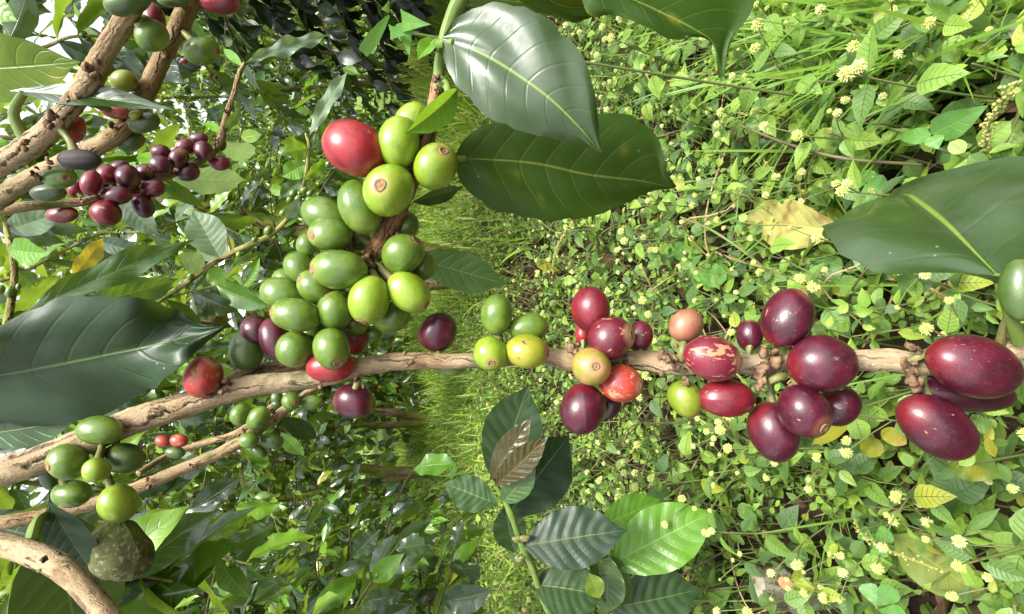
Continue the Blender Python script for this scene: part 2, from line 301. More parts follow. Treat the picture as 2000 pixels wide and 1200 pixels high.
def leaf_pts(prof, nu, nv, L, W, fold=.2, curl=.3, wave=0., wf=3, ph=0., vein=0., nve=9, side=0., serr=0.):
    k = (prof, nu, nv)
    if k not in _gp:
        t = np.linspace(0, 1, nu + 1); s = np.linspace(-1, 1, nv + 1); T, S = np.meshgrid(t, s, indexing='ij')
        _gp[k] = (T, S, np.interp(T, *PROF[prof]), np.stack([T, (S + 1) / 2], -1).reshape(-1, 2))
    T, S, p, uv = _gp[k]; A = np.abs(S)
    if serr: p = p * (1 + serr * A ** 4 * (np.abs((T * nve * 2) % 1 - .5) * 2 - .5))
    hw = W * p
    Y = hw * S * math.cos(fold); Z = A * hw * math.sin(fold)
    if wave: Z = Z + wave * W * np.sin(2 * math.pi * wf * T + ph + (S > 0) * 1.3) * A ** 1.6 * np.sin(math.pi * np.clip(T, 0, 1)) ** .5
    if vein: Z = Z + vein * W * np.cos(2 * math.pi * nve * (T - .17 * A ** 1.3)) * np.sin(math.pi * T) ** .7 * (A * (1.05 - A)) ** .5 * 2
    cu = curl if abs(curl) > 1e-3 else 1e-3
    X = L * np.sin(cu * T) / cu - np.sin(cu * T) * -Z * 0; Z2 = -L * (1 - np.cos(cu * T)) / cu
    X = X + Z * np.sin(cu * T); Z = Z2 + Z * np.cos(cu * T)
    if side: Y = Y + side * L * T * T
    return np.stack([X, Y, Z], -1).reshape(-1, 3), gridq(nu, nv), uv
def frame(x, n):
    x = Vector(x).normalized(); n = Vector(n); n = (n - x * n.dot(x))
    if n.length < 1e-5: n = Vector((0, 0, 1)) - x * x.z
    n.normalize(); y = n.cross(x)
    return np.array([x, y, n])
def add_leaf(mb, base, d, n, mi=0, **kw):
    v, f, uv = leaf_pts(**kw); F = frame(d, n); mb.add(v @ F + np.array(base), f, uv, mi)

def catmull(pts, rad, step):
    pts = np.array([list(p) for p in pts], float); rad = np.array(rad, float)
    p = np.vstack([2 * pts[0] - pts[1], pts, 2 * pts[-1] - pts[-2]]); out = []; ro = []
    for i in range(len(pts) - 1):
        n = max(2, int(np.linalg.norm(pts[i + 1] - pts[i]) / step))
        for t in np.arange(n) / n:
            a, b, c, d = p[i:i + 4]
            out.append(.5 * (2 * b + (c - a) * t + (2 * a - 5 * b + 4 * c - d) * t * t + (3 * b - a - 3 * c + d) * t ** 3)); ro.append(rad[i] * (1 - t) + rad[i + 1] * t)
    out.append(pts[-1]); ro.append(rad[-1])
    return np.array(out), np.array(ro)
def tube(mb, pts, rad, sides=8, step=None, rough=0., nodes=None, seed=0, mi=0, raw=False):
    if not raw: pts, rad = catmull(pts, rad, step or .02)
    n = len(pts); rg = np.random.RandomState(seed)
    tg = np.gradient(pts, axis=0); tg /= np.linalg.norm(tg, axis=1)[:, None] + 1e-12
    u = np.cross(tg[0], [.3, .5, .81]); u /= np.linalg.norm(u); U = []
    for k in range(n):
        u = u - tg[k] * np.dot(u, tg[k]); u /= np.linalg.norm(u); U.append(u)
    U = np.array(U); V = np.cross(tg, U)
    a = np.linspace(0, 2 * math.pi, sides + 1)[None, :]
    ln = np.concatenate([[0], np.cumsum(np.linalg.norm(np.diff(pts, axis=0), axis=1))])
    rr = np.repeat(rad[:, None], sides + 1, 1)
    if rough:
        k = np.linspace(0, 1, n)[:, None] * ln[-1]
        q = sum(np.sin(a * m + k * f + rg.rand() * 6.3) / (m + 1) for m in (1, 2, 3) for f in rg.uniform(-300, 300, 3) * .02 / max(rad.mean(), .002))
        q2 = rg.uniform(-1, 1, (n, sides + 1)); q2[:, -1] = q2[:, 0]
        rr = rr * (1 + rough * .35 * q + rough * .35 * q2)
    if nodes is not None:
        for c, amp, wd in nodes: rr = rr * (1 + amp * np.exp(-((ln[:, None] - c) / wd) ** 2))
    rr[:, -1] = rr[:, 0]
    v = pts[:, None, :] + rr[..., None] * (np.cos(a)[..., None] * U[:, None] + np.sin(a)[..., None] * V[:, None])
    uv = np.stack([np.repeat(a * rad.mean(), n, 0), np.repeat(ln[:, None], sides + 1, 1)], -1)
    mb.add(v.reshape(-1, 3), gridq(n - 1, sides), uv.reshape(-1, 2), mi)
    for e in (0, n - 1):                        # rounded caps
        c = v[e].mean(0); ring = v[e]; cc = np.vstack([ring, c + (ring - c) * .5 + tg[e] * rad[e] * (.25 if e else -.25), np.repeat([c + tg[e] * rad[e] * (.3 if e else -.3)], sides + 1, 0)])
        mb.add(cc, gridq(2, sides), np.zeros((len(cc), 2)), mi)
def sphere_pts(nr, ns):
    th = np.linspace(0, math.pi, nr + 1); ph = np.linspace(0, 2 * math.pi, ns + 1); TH, PH = np.meshgrid(th, ph, indexing='ij')
    return np.stack([np.sin(TH) * np.cos(PH), np.sin(TH) * np.sin(PH), np.cos(TH)], -1).reshape(-1, 3), gridq(nr, ns)
def lump(mb, c, r, seed, squash=(1, 1, 1), nr=8, ns=10, amp=.3, mi=0):
    v, f = sphere_pts(nr, ns); rg = np.random.RandomState(seed); q = np.zeros(len(v))
    for k in range(5):
        d = rg.normal(size=3); q += np.sin(v @ d * (1.5 + k) + rg.rand() * 6) / (1 + .5 * k)
    mb.add(v * (1 + amp * .4 * q)[:, None] * r * np.array(squash) + np.array(c), f, v[:, :2], mi)

# ------------------------------------------------------------------ berries: an ellipsoid whose picture is the given ellipse, at its own distance
STEMS = {}
SV, SF = sphere_pts(22, 30)
KC = np.array([list(CX), list(CY), list(-CF)])          # rows: camera right, up, towards the viewer
def berry(parent, px, py, a, b, ang, kind, d, cal=None, tilt=10, stalk_to=None, calyx=True, seed=None):
    """a, b: half axes in photo pixels, ang: direction of the long axis (degrees, counter-clockwise); cal: direction of the calyx end"""
    rg = random.Random(int(px * 7 + py * 13))
    u, v = (px - 1000) / FPX, (600 - py) / FPX; k = d / FPX
    ca, sa = math.cos(R(ang)), math.sin(R(ang)); Rm = np.array([[ca, -sa], [sa, ca]])
    Mx = Rm @ np.diag([a * a, b * b]) @ Rm.T * k * k
    cdep = .98 * min(a, b) * k; ww = np.array([u, v])
    for _ in range(6):
        A = Mx - cdep ** 2 * np.outer(ww, ww); ev, E = np.linalg.eigh(A)
        ev = np.maximum(ev, (.5 * b * k) ** 2); cdep = .5 * cdep + .5 * math.sqrt(ev[0])
    s = np.sqrt(ev)
    Bm = np.zeros((3, 3)); Bm[:2, 0] = E[:, 0] * s[0]; Bm[:2, 1] = E[:, 1] * s[1]; Bm[2, 2] = cdep
    cal = ang if cal is None else cal
    dv = np.array([math.cos(R(cal)) * math.cos(R(tilt)), math.sin(R(cal)) * math.cos(R(tilt)), math.sin(R(tilt))])
    # the calyx direction is meant relative to the line of sight, not to the optical axis
    n = np.linalg.solve(Bm, dv); n /= np.linalg.norm(n)
    q = Vector((0, 0, 1)).rotation_difference(Vector(n)) @ Quaternion((0, 0, 1), rg.uniform(0, 6.28)); Rq = np.array(q.to_matrix())
    w_ = SV.copy(); zz = w_[:, 2]; rad = np.hypot(w_[:, 0], w_[:, 1]) + 1e-9
    if kind == 'black':
        aa = np.arctan2(w_[:, 1], w_[:, 0]); w_ = w_ * (1 - .06 * np.abs(np.sin(aa * 4)) * (1 - zz ** 2) ** .5)[:, None]
    elif kind == 'mold':
        q_ = sum(np.sin(w_ @ np.array([rg.gauss(0, 3) for _ in range(3)]) + rg.random() * 6) for _ in range(5)); w_ = w_ * (1 + .035 * q_)[:, None]; w_ = w_ * (1 - .035 * np.abs(np.sin(np.arctan2(w_[:, 1], w_[:, 0]) * 5)))[:, None]
    else:
        for _ in range(4):
            q_ = np.array([rg.gauss(0, 1.1) for _ in range(3)]); w_ = w_ * (1 + rg.uniform(.008, .02) * np.sin(w_ @ q_ * 1.5 + rg.random() * 6))[:, None]
        zz = w_[:, 2]
        f = 1 + .035 * np.sin(np.arctan2(w_[:, 1], w_[:, 0]) * 2 + rg.random() * 6) * (1 - zz ** 2); w_[:, :2] *= f[:, None]
        w_[:, 2] = np.where(zz > 0, np.minimum(zz, .94 + .06 * np.clip(zz - .9, 0, 1)), zz * 1.03) - .035 * np.exp(-(rad / .16) ** 2) * (zz > .5)
    cen = P(px, py, d)
    o3 = np.array(cen)
    W3 = (w_ @ Rq.T @ Bm.T) @ KC + o3
    mb = MB(); mb.add(W3, SF, SV[:, :2]); o = mb.obj('berry', B[kind], parent, rest=SV)
    if calyx and kind not in ('black', 'mold'):      # the round scar at the free end
        th = np.linspace(0, 2 * math.pi, 15); rs = rg.uniform(.21, .27); rings = []
        for rr_, hh in ((1.12, .905), (1.02, .965), (.78, .985), (.62, .945), (.34, .935), (.24, .965), (.02, .97)):
            jit = 1 + .06 * np.sin(th * 3 + rg.random() * 6); rings.append(np.stack([rs * rr_ * np.cos(th) * jit, rs * rr_ * np.sin(th) * jit, np.full(15, hh - .003)], -1))
        cv = np.array(rings).reshape(-1, 3); m2 = MB(); m2.add((cv @ Rq.T @ Bm.T) @ KC + o3, gridq(6, 14)); m2.obj('calyx', M['calyx'], o)
    if stalk_to is not None:
        e = Vector(((np.array([0, 0, -.97]) @ Rq.T @ Bm.T) @ KC + o3).tolist()); t = Vector(stalk_to); m3 = MB()
        tube(m3, [t, (t * .5 + e * .5) + Vector((.0005, 0, .0005)), e + (cen - e) * .1], [.0012, .0013, .0018], 8, .001); m3.obj('pedicel', M['pedicel'], o)
    elif parent and parent.name in STEMS and d < .3:
        st = np.array(STEMS[parent.name]); dd_ = st - o3; k_ = int(np.argmin((dd_ ** 2).sum(1))); ln = float(np.linalg.norm(dd_[k_])); rb = min(a, b) * k
        if rb * 1.1 < ln < .026:
            u_ = dd_[k_] / ln; e = Vector((o3 + u_ * rb * .8).tolist()); t = Vector(st[k_].tolist()); m3 = MB()
            tube(m3, [t, t.lerp(e, .5) + CF * .001, e], [.0015, .0010, .0014], 8, .001, .15); m3.obj('pedicel', M['pedicel'], o)
    return o

def big_leaf(parent, b, t, hw, mat, roll=0, fold=.15, curl=.25, wave=.06, wf=2.5, vein=.02, prof='coffee', tilt=(0, 0), petiole=None, side=0., label=None, nve=9, nu=44, nv=14, flip=False, name='leaf', serr=0.):
    """b, t: (px, py, depth) of the base and the tip; hw: half width in photo pixels at the middle; roll turns it about its own midrib"""
    p0, p1 = P(*b), P(*t); x = p1 - p0; L = x.length
    view = (CAM_C - (p0 + p1) / 2).normalized(); view = view + CX * tilt[0] + CY * tilt[1]
    F = frame(x, view); n = Quaternion(Vector(F[0]), R(roll)) @ Vector(F[2]); W = hw * (b[2] + t[2]) / 2 / FPX
    if flip: n = -n
    mb = MB(); v, f, uv = leaf_pts(prof, nu, nv, L, W, fold, curl, wave, wf, (b[0] * .37) % 6, vein, nve, side, serr)
    # a curled leaf still spans base to tip
    e = v[(nv // 2) + nu * (nv + 1)]; a_ = math.atan2(e[2], e[0]); ca, sa = math.cos(-a_), math.sin(-a_); k = L / max(math.hypot(e[0], e[2]), 1e-6)
    v = np.stack([(v[:, 0] * ca - v[:, 2] * sa) * k, v[:, 1], v[:, 0] * sa + v[:, 2] * ca], -1)
    Fm = frame(x, n); mb.add(v @ Fm + np.array(p0), f, uv)
    # thickness: a raised midrib under the blade
    o = mb.obj(name, mat if not isinstance(mat, str) else M[mat], parent)
    if label: o['label'] = label
    if petiole is not None:
        m2 = MB(); pp = P(*petiole); mid = pp.lerp(p0, .55) + Vector((0, 0, .001))
        tube(m2, [pp, mid, p0 + x.normalized() * .004], [.0018, .0014, .0011], 8, .002); m2.obj('petiole', M['twiggreen'], o)
    return o
def curve_leaf(parent, mid, lo, hi, mat, bulge=.0, nu=48, nv=9, vein=.0, nve=9, petiole=None, name='leaf', wavy=0.):
    """a leaf from its midrib and two edges, each a list of (px, py, depth) from base to tip"""
    def res(c):
        q, _ = catmull([P(*p) for p in c], [1] * len(c), .0008); l = np.concatenate([[0], np.cumsum(np.linalg.norm(np.diff(q, axis=0), axis=1))]); l /= l[-1]
        t = np.linspace(0, 1, nu + 1); return np.stack([np.interp(t, l, q[:, k]) for k in range(3)], -1)
    m_, a_, b_ = res(mid), res(lo), res(hi); S = np.linspace(-1, 1, 2 * nv + 1); A = np.abs(S); T = np.linspace(0, 1, nu + 1)
    nrm = np.cross(np.gradient(m_, axis=0), b_ - a_ + 1e-9); nrm /= np.linalg.norm(nrm, axis=1)[:, None] + 1e-12
    if np.dot(nrm[nu // 2], np.array(CAM_C) - m_[nu // 2]) < 0: nrm = -nrm
    W = np.linalg.norm(b_ - a_, axis=1) * .5
    E = np.where((S < 0)[None, :, None], a_[:, None], b_[:, None]); v = m_[:, None] * (1 - A)[None, :, None] + E * A[None, :, None]
    z = bulge * W[:, None] * (A * (1 - A) * 4)[None] + vein * W[:, None] * np.cos(2 * math.pi * nve * (T[:, None] - .17 * A[None] ** 1.3)) * (A * (1.05 - A))[None] ** .5 * 2
    z = z + wavy * W[:, None] * np.sin(T[:, None] * 17 + (S > 0)[None] * 1.7) * (A ** 3)[None]
    rgl = random.Random(int(mid[0][0] * 3 + mid[0][1])); Wm = W.max()
    for q in range(9):
        fx, fy, p_ = rgl.uniform(4, 22), rgl.uniform(2, 9), rgl.random() * 6.28; z = z + Wm * .055 / (1 + .12 * fx) * np.sin(fx * T[:, None] + fy * S[None] + p_) * (A[None] ** .7)
    wig = 1 + (.018 * np.sin(T * 31 + rgl.random() * 6) + .014 * np.sin(T * 57 + rgl.random() * 6) + .01 * np.sin(T * 93))[:, None] * A[None] ** 3
    v = m_[:, None] + (v - m_[:, None]) * wig[..., None]
    v = v + nrm[:, None] * z[..., None]
    uv = np.stack(np.broadcast_arrays(T[:, None], ((S + 1) / 2)[None]), -1).reshape(-1, 2)
    f = gridq(nu, 2 * nv)
    if np.dot(np.cross(v[nu // 2, nv] - v[nu // 2 - 1, nv], v[nu // 2, nv + 2] - v[nu // 2, nv]), np.array(CAM_C) - m_[nu // 2]) < 0: f = f[:, ::-1]
    mb = MB(); mb.add(v.reshape(-1, 3), f, uv); o = mb.obj(name, M[mat], parent)
    if petiole is not None:
        m2 = MB(); pp = P(*petiole); p0 = P(*mid[0]); tube(m2, [pp, pp.lerp(p0, .55) + Vector((0, 0, .001)), p0 + (P(*mid[1]) - p0).normalized() * .004], [.0018, .0014, .0011], 8, .002); m2.obj('petiole', M['twiggreen'], o)
    return o
def stem(parent, pts, mat, name='stem', sides=16, rough=.12, step=.0022, nodes=None, seed=1, k=1.0):
    """pts: (px, py, depth, half thickness in photo pixels)"""
    if parent: STEMS.setdefault(parent.name, []).extend(catmull([P(*p[:3]) for p in pts], [1] * len(pts), .002)[0])
    mb = MB(); tube(mb, [P(*p[:3]) for p in pts], [p[3] * .95 * k * p[2] / FPX for p in pts], sides, step, rough, nodes, seed)
    return mb.obj(name, M[mat], parent)
def node(parent, px, py, d, r, seed, n=5):
    """an old node: leaf scars and dried flower stubs round the stem"""
    mb = MB(); rg = random.Random(seed); c = P(px, py, d); rr = r * d / FPX
    for k in range(n):
        a = rg.uniform(0, 6.28); off = CX * rg.uniform(-.6, .6) * rr + CY * math.sin(a) * rr + CF * -abs(math.cos(a)) * rr * .8
        lump(mb, c + off, rr * rg.uniform(.2, .42), seed * 10 + k, (1, 1, .8), amp=.8)
    return mb.obj('node_scar', M['scab'], parent)

exec_parts = []
# ------------------------------------------------------------------ ground
def terrain_z(x, y): return .012 * math.sin(x * 3.1 + 1) * math.sin(y * 2.7) + .03 * max(0, y - 6) ** 1.2 * .3
def build_ground():
    g = NG('soil'); pos = g.tc('Object'); n1 = g.noise(pos, 9, 5); n2 = g.noise(pos, 60, 5)
    c = g.mix(g.ss(n1, .35, .65), (.022, .014, .009), (.05, .032, .018)); c = g.mix(g.math('MULTIPLY', g.ss(n2, .5, .7), .6), c, (.075, .05, .028))
    far = g.ss(g.sep(g.n('NewGeometry').outputs['Position'])[1], 2.2, 4.5)
    c = g.mix(far, c, g.mix(g.ss(g.noise(pos, 5, 4), .3, .7), (.07, .12, .02), (.14, .22, .03)))
    m = g.end(g.pr(c, .9, g.bump(n2, .8, .01), .2))
    N = 120; s = np.linspace(-1, 1, N + 1); q = np.sign(s) * np.abs(s) ** 2.2 * 60
    X, Y = np.meshgrid(q, q + 2, indexing='ij'); Z = np.vectorize(terrain_z)(X, Y)
    mb = MB(); mb.add(np.stack([X, Y, Z], -1).reshape(-1, 3), gridq(N, N)); o = mb.obj('ground', m); tag(o, None, None, kind='structure')
build_ground()
RG = random.Random(5)

# ------------------------------------------------------------------ the long fruiting branch across the picture
def dM(px): return float(np.interp(px, [-60, 300, 600, 1000, 1400, 1700, 2050], [.160, .172, .180, .182, .170, .158, .148]))
def main_branch():
    t = empty('coffee_branch', P(-40, 930, dM(-40)), 'long pale brown coffee branch crossing the picture, lined with purple, red and green berries', 'coffee branch', 'coffee branches in fruit')
    pts = [(-60, 940, 36), (60, 905, 36), (160, 865, 34), (260, 822, 33), (350, 795, 31), (430, 770, 29), (500, 752, 26), (570, 746, 24), (640, 735, 23), (720, 714, 21), (800, 706, 20), (880, 706, 17), (960, 703, 17),
           (1060, 696, 19), (1120, 705, 24), (1200, 702, 19), (1290, 708, 25), (1340, 715, 21), (1400, 710, 19), (1480, 713, 24), (1560, 708, 21), (1660, 705, 23), (1740, 704, 26), (1800, 712, 26), (1880, 705, 24), (1950, 690, 23), (2060, 670, 25)]
    stem(t, [(x, y, dM(x), r * (.84 if x < 650 else .93)) for x, y, r in pts], 'barkpink', sides=30, rough=.06, step=.0011, seed=3)
    stem(t, [(400, 775, dM(400) + .004, 15), (480, 736, .186, 19), (560, 712, .192, 17), (640, 650, .196, 14)], 'bark', 'side_stem', seed=9)
    for k, (x, y, r, n) in enumerate([(432, 768, 24, 4), (800, 700, 17, 5), (640, 742, 18, 5), (1118, 690, 22, 8), (1300, 712, 24, 8), (1325, 690, 16, 5), (1490, 700, 26, 9), (1480, 745, 22, 7), (1545, 748, 18, 5),
                                     (1770, 690, 26, 7), (1772, 738, 26, 8), (1338, 738, 15, 5), (240, 838, 20, 4), (705, 745, 14, 5), (1010, 690, 14, 4), (1215, 690, 16, 4)]):
        node(t, x, y, dM(x) - .0035, r, 40 + k, n)
    for x, y, x2, y2 in ((1505, 745, 1530, 735), (1335, 672, 1330, 700), (1780, 705, 1815, 690), (700, 742, 690, 775)):
        mb = MB(); tube(mb, [P(x, y, dM(x) - .004), P((x + x2) / 2, (y + y2) / 2 - 2, dM(x) - .006), P(x2, y2, dM(x) - .004)], [.0013, .0012, .0016], 8, .002); mb.obj('pedicel', M['pedicel'], t)
    Bs = [  # px, py, long half axis, short half axis, its direction, kind, mm in depth, direction of the calyx, tilt
        (1154, 604, 44, 40, 95, 'crimson', -2, 100, -35), (1193, 660, 46, 41, 10, 'crimson2', -9, 12, 28), (1250, 658, 31, 26, 80, 'crimson2', 5, 0, 0), (1138, 653, 20, 16, 90, 'red', 6, 90, -40),
        (1155, 716, 39, 37, 0, 'turning', -12, 60, 82), (1213, 750, 44, 37, -12, 'redtan', -6, -5, 22), (1139, 799, 51, 45, 80, 'ripe', -7, -85, 0), (1190, 793, 27, 24, 60, 'dark', 6, -60, 0),
        (1340, 637, 36, 31, 15, 'tan', 1, 50, -30), (1392, 700, 59, 43, -14, 'scar', -9, -6, 18), (1339, 779, 40, 34, -55, 'greenturn', -1, -55, 20), (1419, 778, 57, 37, -4, 'crimson', -3, 182, -20),
        (1464, 655, 31, 27, 90, 'ripe', 6, 90, 0), (1538, 621, 61, 52, 60, 'ripe', -4, 58, 12), (1606, 709, 71, 54, -6, 'ripe', -9, 6, 8), (1512, 843, 63, 51, -58, 'ripe', 1, -48, 0),
        (1570, 804, 58, 48, -40, 'ripe', -9, -52, 46), (1637, 792, 47, 41, 20, 'ripe', 4, -20, 0), (1904, 715, 101, 57, -13, 'ripe', -8, -13, 0), (1884, 771, 104, 36, -4, 'dark', 3, -4, 0),
        (1830, 834, 92, 55, -31, 'ripe', -6, -31, -5), (1815, 735, 26, 18, 0, 'dark', 3, 0, 0), (855, 649, 40, 36, 40, 'ripe', 3, 0, -20), (970, 615, 41, 32, 92, 'green', 0, 92, -30), (1033, 641, 39, 28, 5, 'green', 3, 0, 0),
        (958, 691, 35, 32, -60, 'lime', -9, -80, 58), (1030, 687, 42, 34, -8, 'yellow', -8, -2, 12), (880, 718, 30, 16, 0, 'green', 6, 0, 0), (692, 784, 42, 35, -4, 'ripe', -3, -8, 6),
        (648, 716, 48, 30, 5, 'red', -6, 0, -20), (397, 736, 42, 38, 40, 'redtan', -4, 60, 0), (482, 684, 40, 35, 80, 'deep', 4, 120, 0), (195, 841, 48, 29, 4, 'green', -6, 186, 0),
        (132, 902, 44, 36, 10, 'green', -5, 185, 58), (240, 895, 47, 30, 6, 'deep', -1, 0, -10), (188, 919, 30, 24, 15, 'lime', -10, 184, 38), (140, 965, 43, 27, 8, 'green', 2, -95, 30),
        (231, 984, 42, 38, 30, 'lime', -3, -80, 0), (235, 1077, 71, 61, 5, 'mold', -1, -90, 0), (98, 925, 22, 34, 0, 'deep', 8, 0, 0)]
    for x, y, a, b, an, k, dz, cl, ti in Bs:
        berry(t, x, y, a, b, an, k, dM(x) + dz / 1000, cl, ti, calyx=k not in ('dark',))
    curve_leaf(t, [(1962, 552, .138), (1905, 495, .15), (1850, 440, .167), (1800, 400, .19), (1768, 380, .215), (1740, 395, .25), (1700, 440, .28)],
               [(1955, 553, .138), (1860, 543, .146), (1760, 528, .152), (1690, 510, .158), (1635, 482, .17), (1606, 450, .19), (1640, 470, .25)],
               [(1968, 548, .138), (2060, 480, .142), (2100, 380, .15), (2010, 310, .17), (1880, 342, .19), (1775, 374, .22), (1720, 420, .27)], 'grey', .10, petiole=(1990, 668, .145), wavy=.01)
    curve_leaf(t, [(-170, 770, .175), (-60, 744, .174), (60, 722, .172), (200, 694, .170), (320, 669, .168), (390, 651, .167), (442, 636, .166)],
               [(-165, 780, 0.175), (-80, 830, 0.188), (30, 838, 0.186), (150, 818, 0.184), (260, 782, 0.182), (340, 730, 0.160), (385, 680, 0.166), (442, 638, 0.166)],
               [(-165, 760, 0.175), (-80, 690, 0.161), (10, 630, 0.161), (90, 596, 0.160), (180, 580, 0.158), (270, 584, 0.156), (345, 605, 0.173), (395, 632, 0.167), (442, 635, 0.166)], 'dark', .06, vein=.012, petiole=(-190, 900, .17), wavy=.02)
    big_leaf(t, (-60, 850, .2), (160, 815, .19), 40, 'mid', roll=20, curl=.3)
    berry(t, 1992, 565, 30, 62, 0, 'deep', .135, 90, 0, calyx=False)
main_branch()

def cluster_branch():
    t = empty('coffee_branch', P(560, 745, .19), 'short reddish coffee branch packed with green berries, one bright red berry near its leafy end', 'coffee branch', 'coffee branches in fruit')
    stem(t, [(560, 742, .194, 16), (600, 690, .192, 18), (655, 600, .188, 19), (712, 525, .180, 20), (740, 478, .177, 19), (772, 420, .174, 19), (812, 330, .170, 18), (840, 250, .167, 16), (858, 150, .163, 14)], 'barkred', sides=18, rough=.09, step=.0014, seed=5)
    stem(t, [(855, 180, .1635, 12), (862, 110, .162, 13), (885, 30, .159, 16), (935, -70, .153, 18)], 'twiggreen', 'shoot', sides=14, rough=.04, seed=6)
    for k, (x, y, d, r) in enumerate([(722, 520, .175, 22), (808, 345, .166, 20), (842, 240, .163, 18), (858, 168, .160, 15), (690, 512, .176, 14), (640, 690, .186, 20)]): node(t, x, y, d, r, 80 + k, 6)
    def d0(y): return float(np.interp(y, [0, 250, 420, 550, 700], [.158, .160, .172, .176, .180]))
    a1 = P(724, 522, .176); a2 = P(690, 512, .177); a3 = P(735, 515, .1755)
    for x, y, a, b, an, dz in ((632, 592, 32, 30, 20, 4), (690, 565, 29, 28, 60, 6), (690, 632, 30, 27, 0, 3), (610, 655, 30, 27, 20, 5), (668, 482, 27, 29, 80, 6), (560, 548, 28, 24, -20, 7), (600, 480, 22, 24, 0, 8), (745, 545, 22, 22, 0, 8), (736, 340, 26, 30, 60, 8)):
        berry(t, x, y, a, b, an, 'green', d0(y) + dz / 1000, an, 0, calyx=False)
    Bs = [(693, 291, 63, 51, -30, 'red', -3, 152, 5, None), (779, 278, 49, 38, 85, 'lime', -2, 100, 0, None), (806, 236, 36, 32, 60, 'lime', 4, 70, 0, None), (851, 324, 44, 41, 45, 'lime', -5, 45, 48, None),
          (758, 371, 50, 47, 80, 'lime', -9, 200, 84, None), (704, 404, 50, 39, -65, 'green', -3, 105, -20, None), (637, 424, 50, 34, -28, 'green', 3, 150, 0, None), (644, 458, 42, 30, -8, 'green', -4, 190, 36, a2),
          (795, 440, 26, 22, 90, 'green', 7, 90, 0, None), (788, 495, 40, 36, 20, 'green', -3, 40, 20, None), (826, 521, 28, 26, 60, 'green', 6, 0, 0, None), (661, 527, 53, 38, -6, 'green', -8, 181, 22, a1),
          (586, 523, 34, 28, -40, 'green', 6, 140, 0, None), (616, 561, 37, 31, -35, 'green', -1, 150, 30, None), (550, 574, 42, 29, -12, 'green', 3, 165, 0, None), (576, 615, 47, 32, -8, 'green', -8, 172, 20, None),
          (656, 607, 38, 34, 60, 'green', -4, 110, 10, None), (721, 587, 45, 38, 70, 'lime', -9, -105, 12, a1), (799, 571, 44, 33, -38, 'lime', -6, -36, 8, a3), (765, 620, 37, 28, 15, 'green', 3, 200, 0, None),
          (576, 682, 35, 32, 30, 'green', -5, 240, 0, None), (648, 682, 39, 36, -60, 'green', -12, -55, 30, None), (501, 645, 31, 28, -10, 'ripe', 2, 180, 0, None), (539, 664, 41, 31, -65, 'ripe', -1, -70, 0, None),
          (691, 660, 33, 29, 90, 'crimson', 6, 90, 0, None), (612, 640, 32, 26, 0, 'dark', 9, 0, 0, None), (700, 470, 20, 26, 90, 'green', 8, 90, 0, None), (725, 652, 22, 14, 0, 'green', 8, 0, 0, None)]
    for x, y, a, b, an, k, dz, cl, ti, st in Bs: berry(t, x, y, a * 1.06, b * 1.07, an, k, d0(y) + dz / 1000, cl, ti, st, calyx=dz < 5)
    curve_leaf(t, [(864, 76, .152), (930, 100, .149), (1000, 140, .147), (1070, 190, .146), (1130, 248, .148), (1176, 302, .152)],
               [(866, 84, .152), (872, 130, .151), (900, 175, .150), (960, 232, .150), (1040, 262, .151), (1110, 278, .152), (1150, 290, .152), (1176, 303, .152)],
               [(868, 70, .152), (900, 32, .150), (970, 8, .147), (1050, 28, .145), (1115, 80, .144), (1152, 145, .145), (1166, 215, .147), (1176, 300, .152)], 'grey', .07, petiole=(866, 100, .161), wavy=.02)
    curve_leaf(t, [(886, 310, .176), (960, 312, .179), (1050, 320, .183), (1150, 342, .187), (1250, 354, .192), (1316, 368, .195)],
               [(888, 314, .176), (905, 362, .178), (960, 405, .181), (1040, 428, .184), (1120, 430, .188), (1200, 408, .191), (1270, 375, .194), (1316, 369, .195)],
               [(888, 306, .176), (910, 270, .178), (960, 238, .181), (1050, 218, .184), (1140, 220, .188), (1210, 222, .190), (1260, 240, .192), (1290, 280, .193), (1299, 335, .194), (1316, 367, .195)], 'under', .05, vein=.01, petiole=(845, 318, .168), wavy=.02)
    curve_leaf(t, [(1120, -90, .165), (1200, -20, .166), (1280, 20, .168), (1350, 55, .17), (1392, 85, .172), (1410, 150, .176)],
               [(1110, -80, .165), (1150, 20, .166), (1200, 30, .167), (1250, 55, .168), (1310, 78, .17), (1370, 75, .172), (1398, 95, .174), (1409, 152, .176)],
               [(1135, -95, .165), (1250, -90, .168), (1380, -80, .171), (1470, -30, .173), (1462, 25, .174), (1432, 65, .174), (1416, 100, .175), (1411, 150, .176)], 'under', .05, wavy=.05, petiole=(1000, -130, .16))
    curve_leaf(t, [(960, -70, .158), (1040, -20, .17), (1110, 15, .18), (1190, 5, .19)], [(960, -60, .158), (1030, 10, .168), (1110, 42, .178), (1150, 36, .184), (1190, 6, .19)], [(970, -80, .158), (1060, -60, .17), (1140, -40, .18), (1190, 4, .19)], 'under', .05)
    big_leaf(t, (900, -10, .17), (1110, 10, .19), 40, 'grey', roll=30, fold=.2, curl=.2)
    big_leaf(t, (893, 175, .158), (790, 262, .147), 34, 'lime', roll=-25, fold=.6, curl=.5, wave=.05, nv=16, petiole=(862, 160, .162))
    big_leaf(t, (858, 75, .160), (815, 118, .157), 19, 'lime', roll=35, fold=.4, curl=.6, petiole=(864, 95, .161))
    big_leaf(t, (800, 500, .23), (992, 556, .245), 40, 'mid', roll=-12, fold=.12, curl=-.25, wave=.04, vein=.012, petiole=(795, 480, .18))
    big_leaf(t, (805, 395, .2), (905, 365, .21), 20, 'dark', roll=40, fold=.2, curl=.2)
cluster_branch()

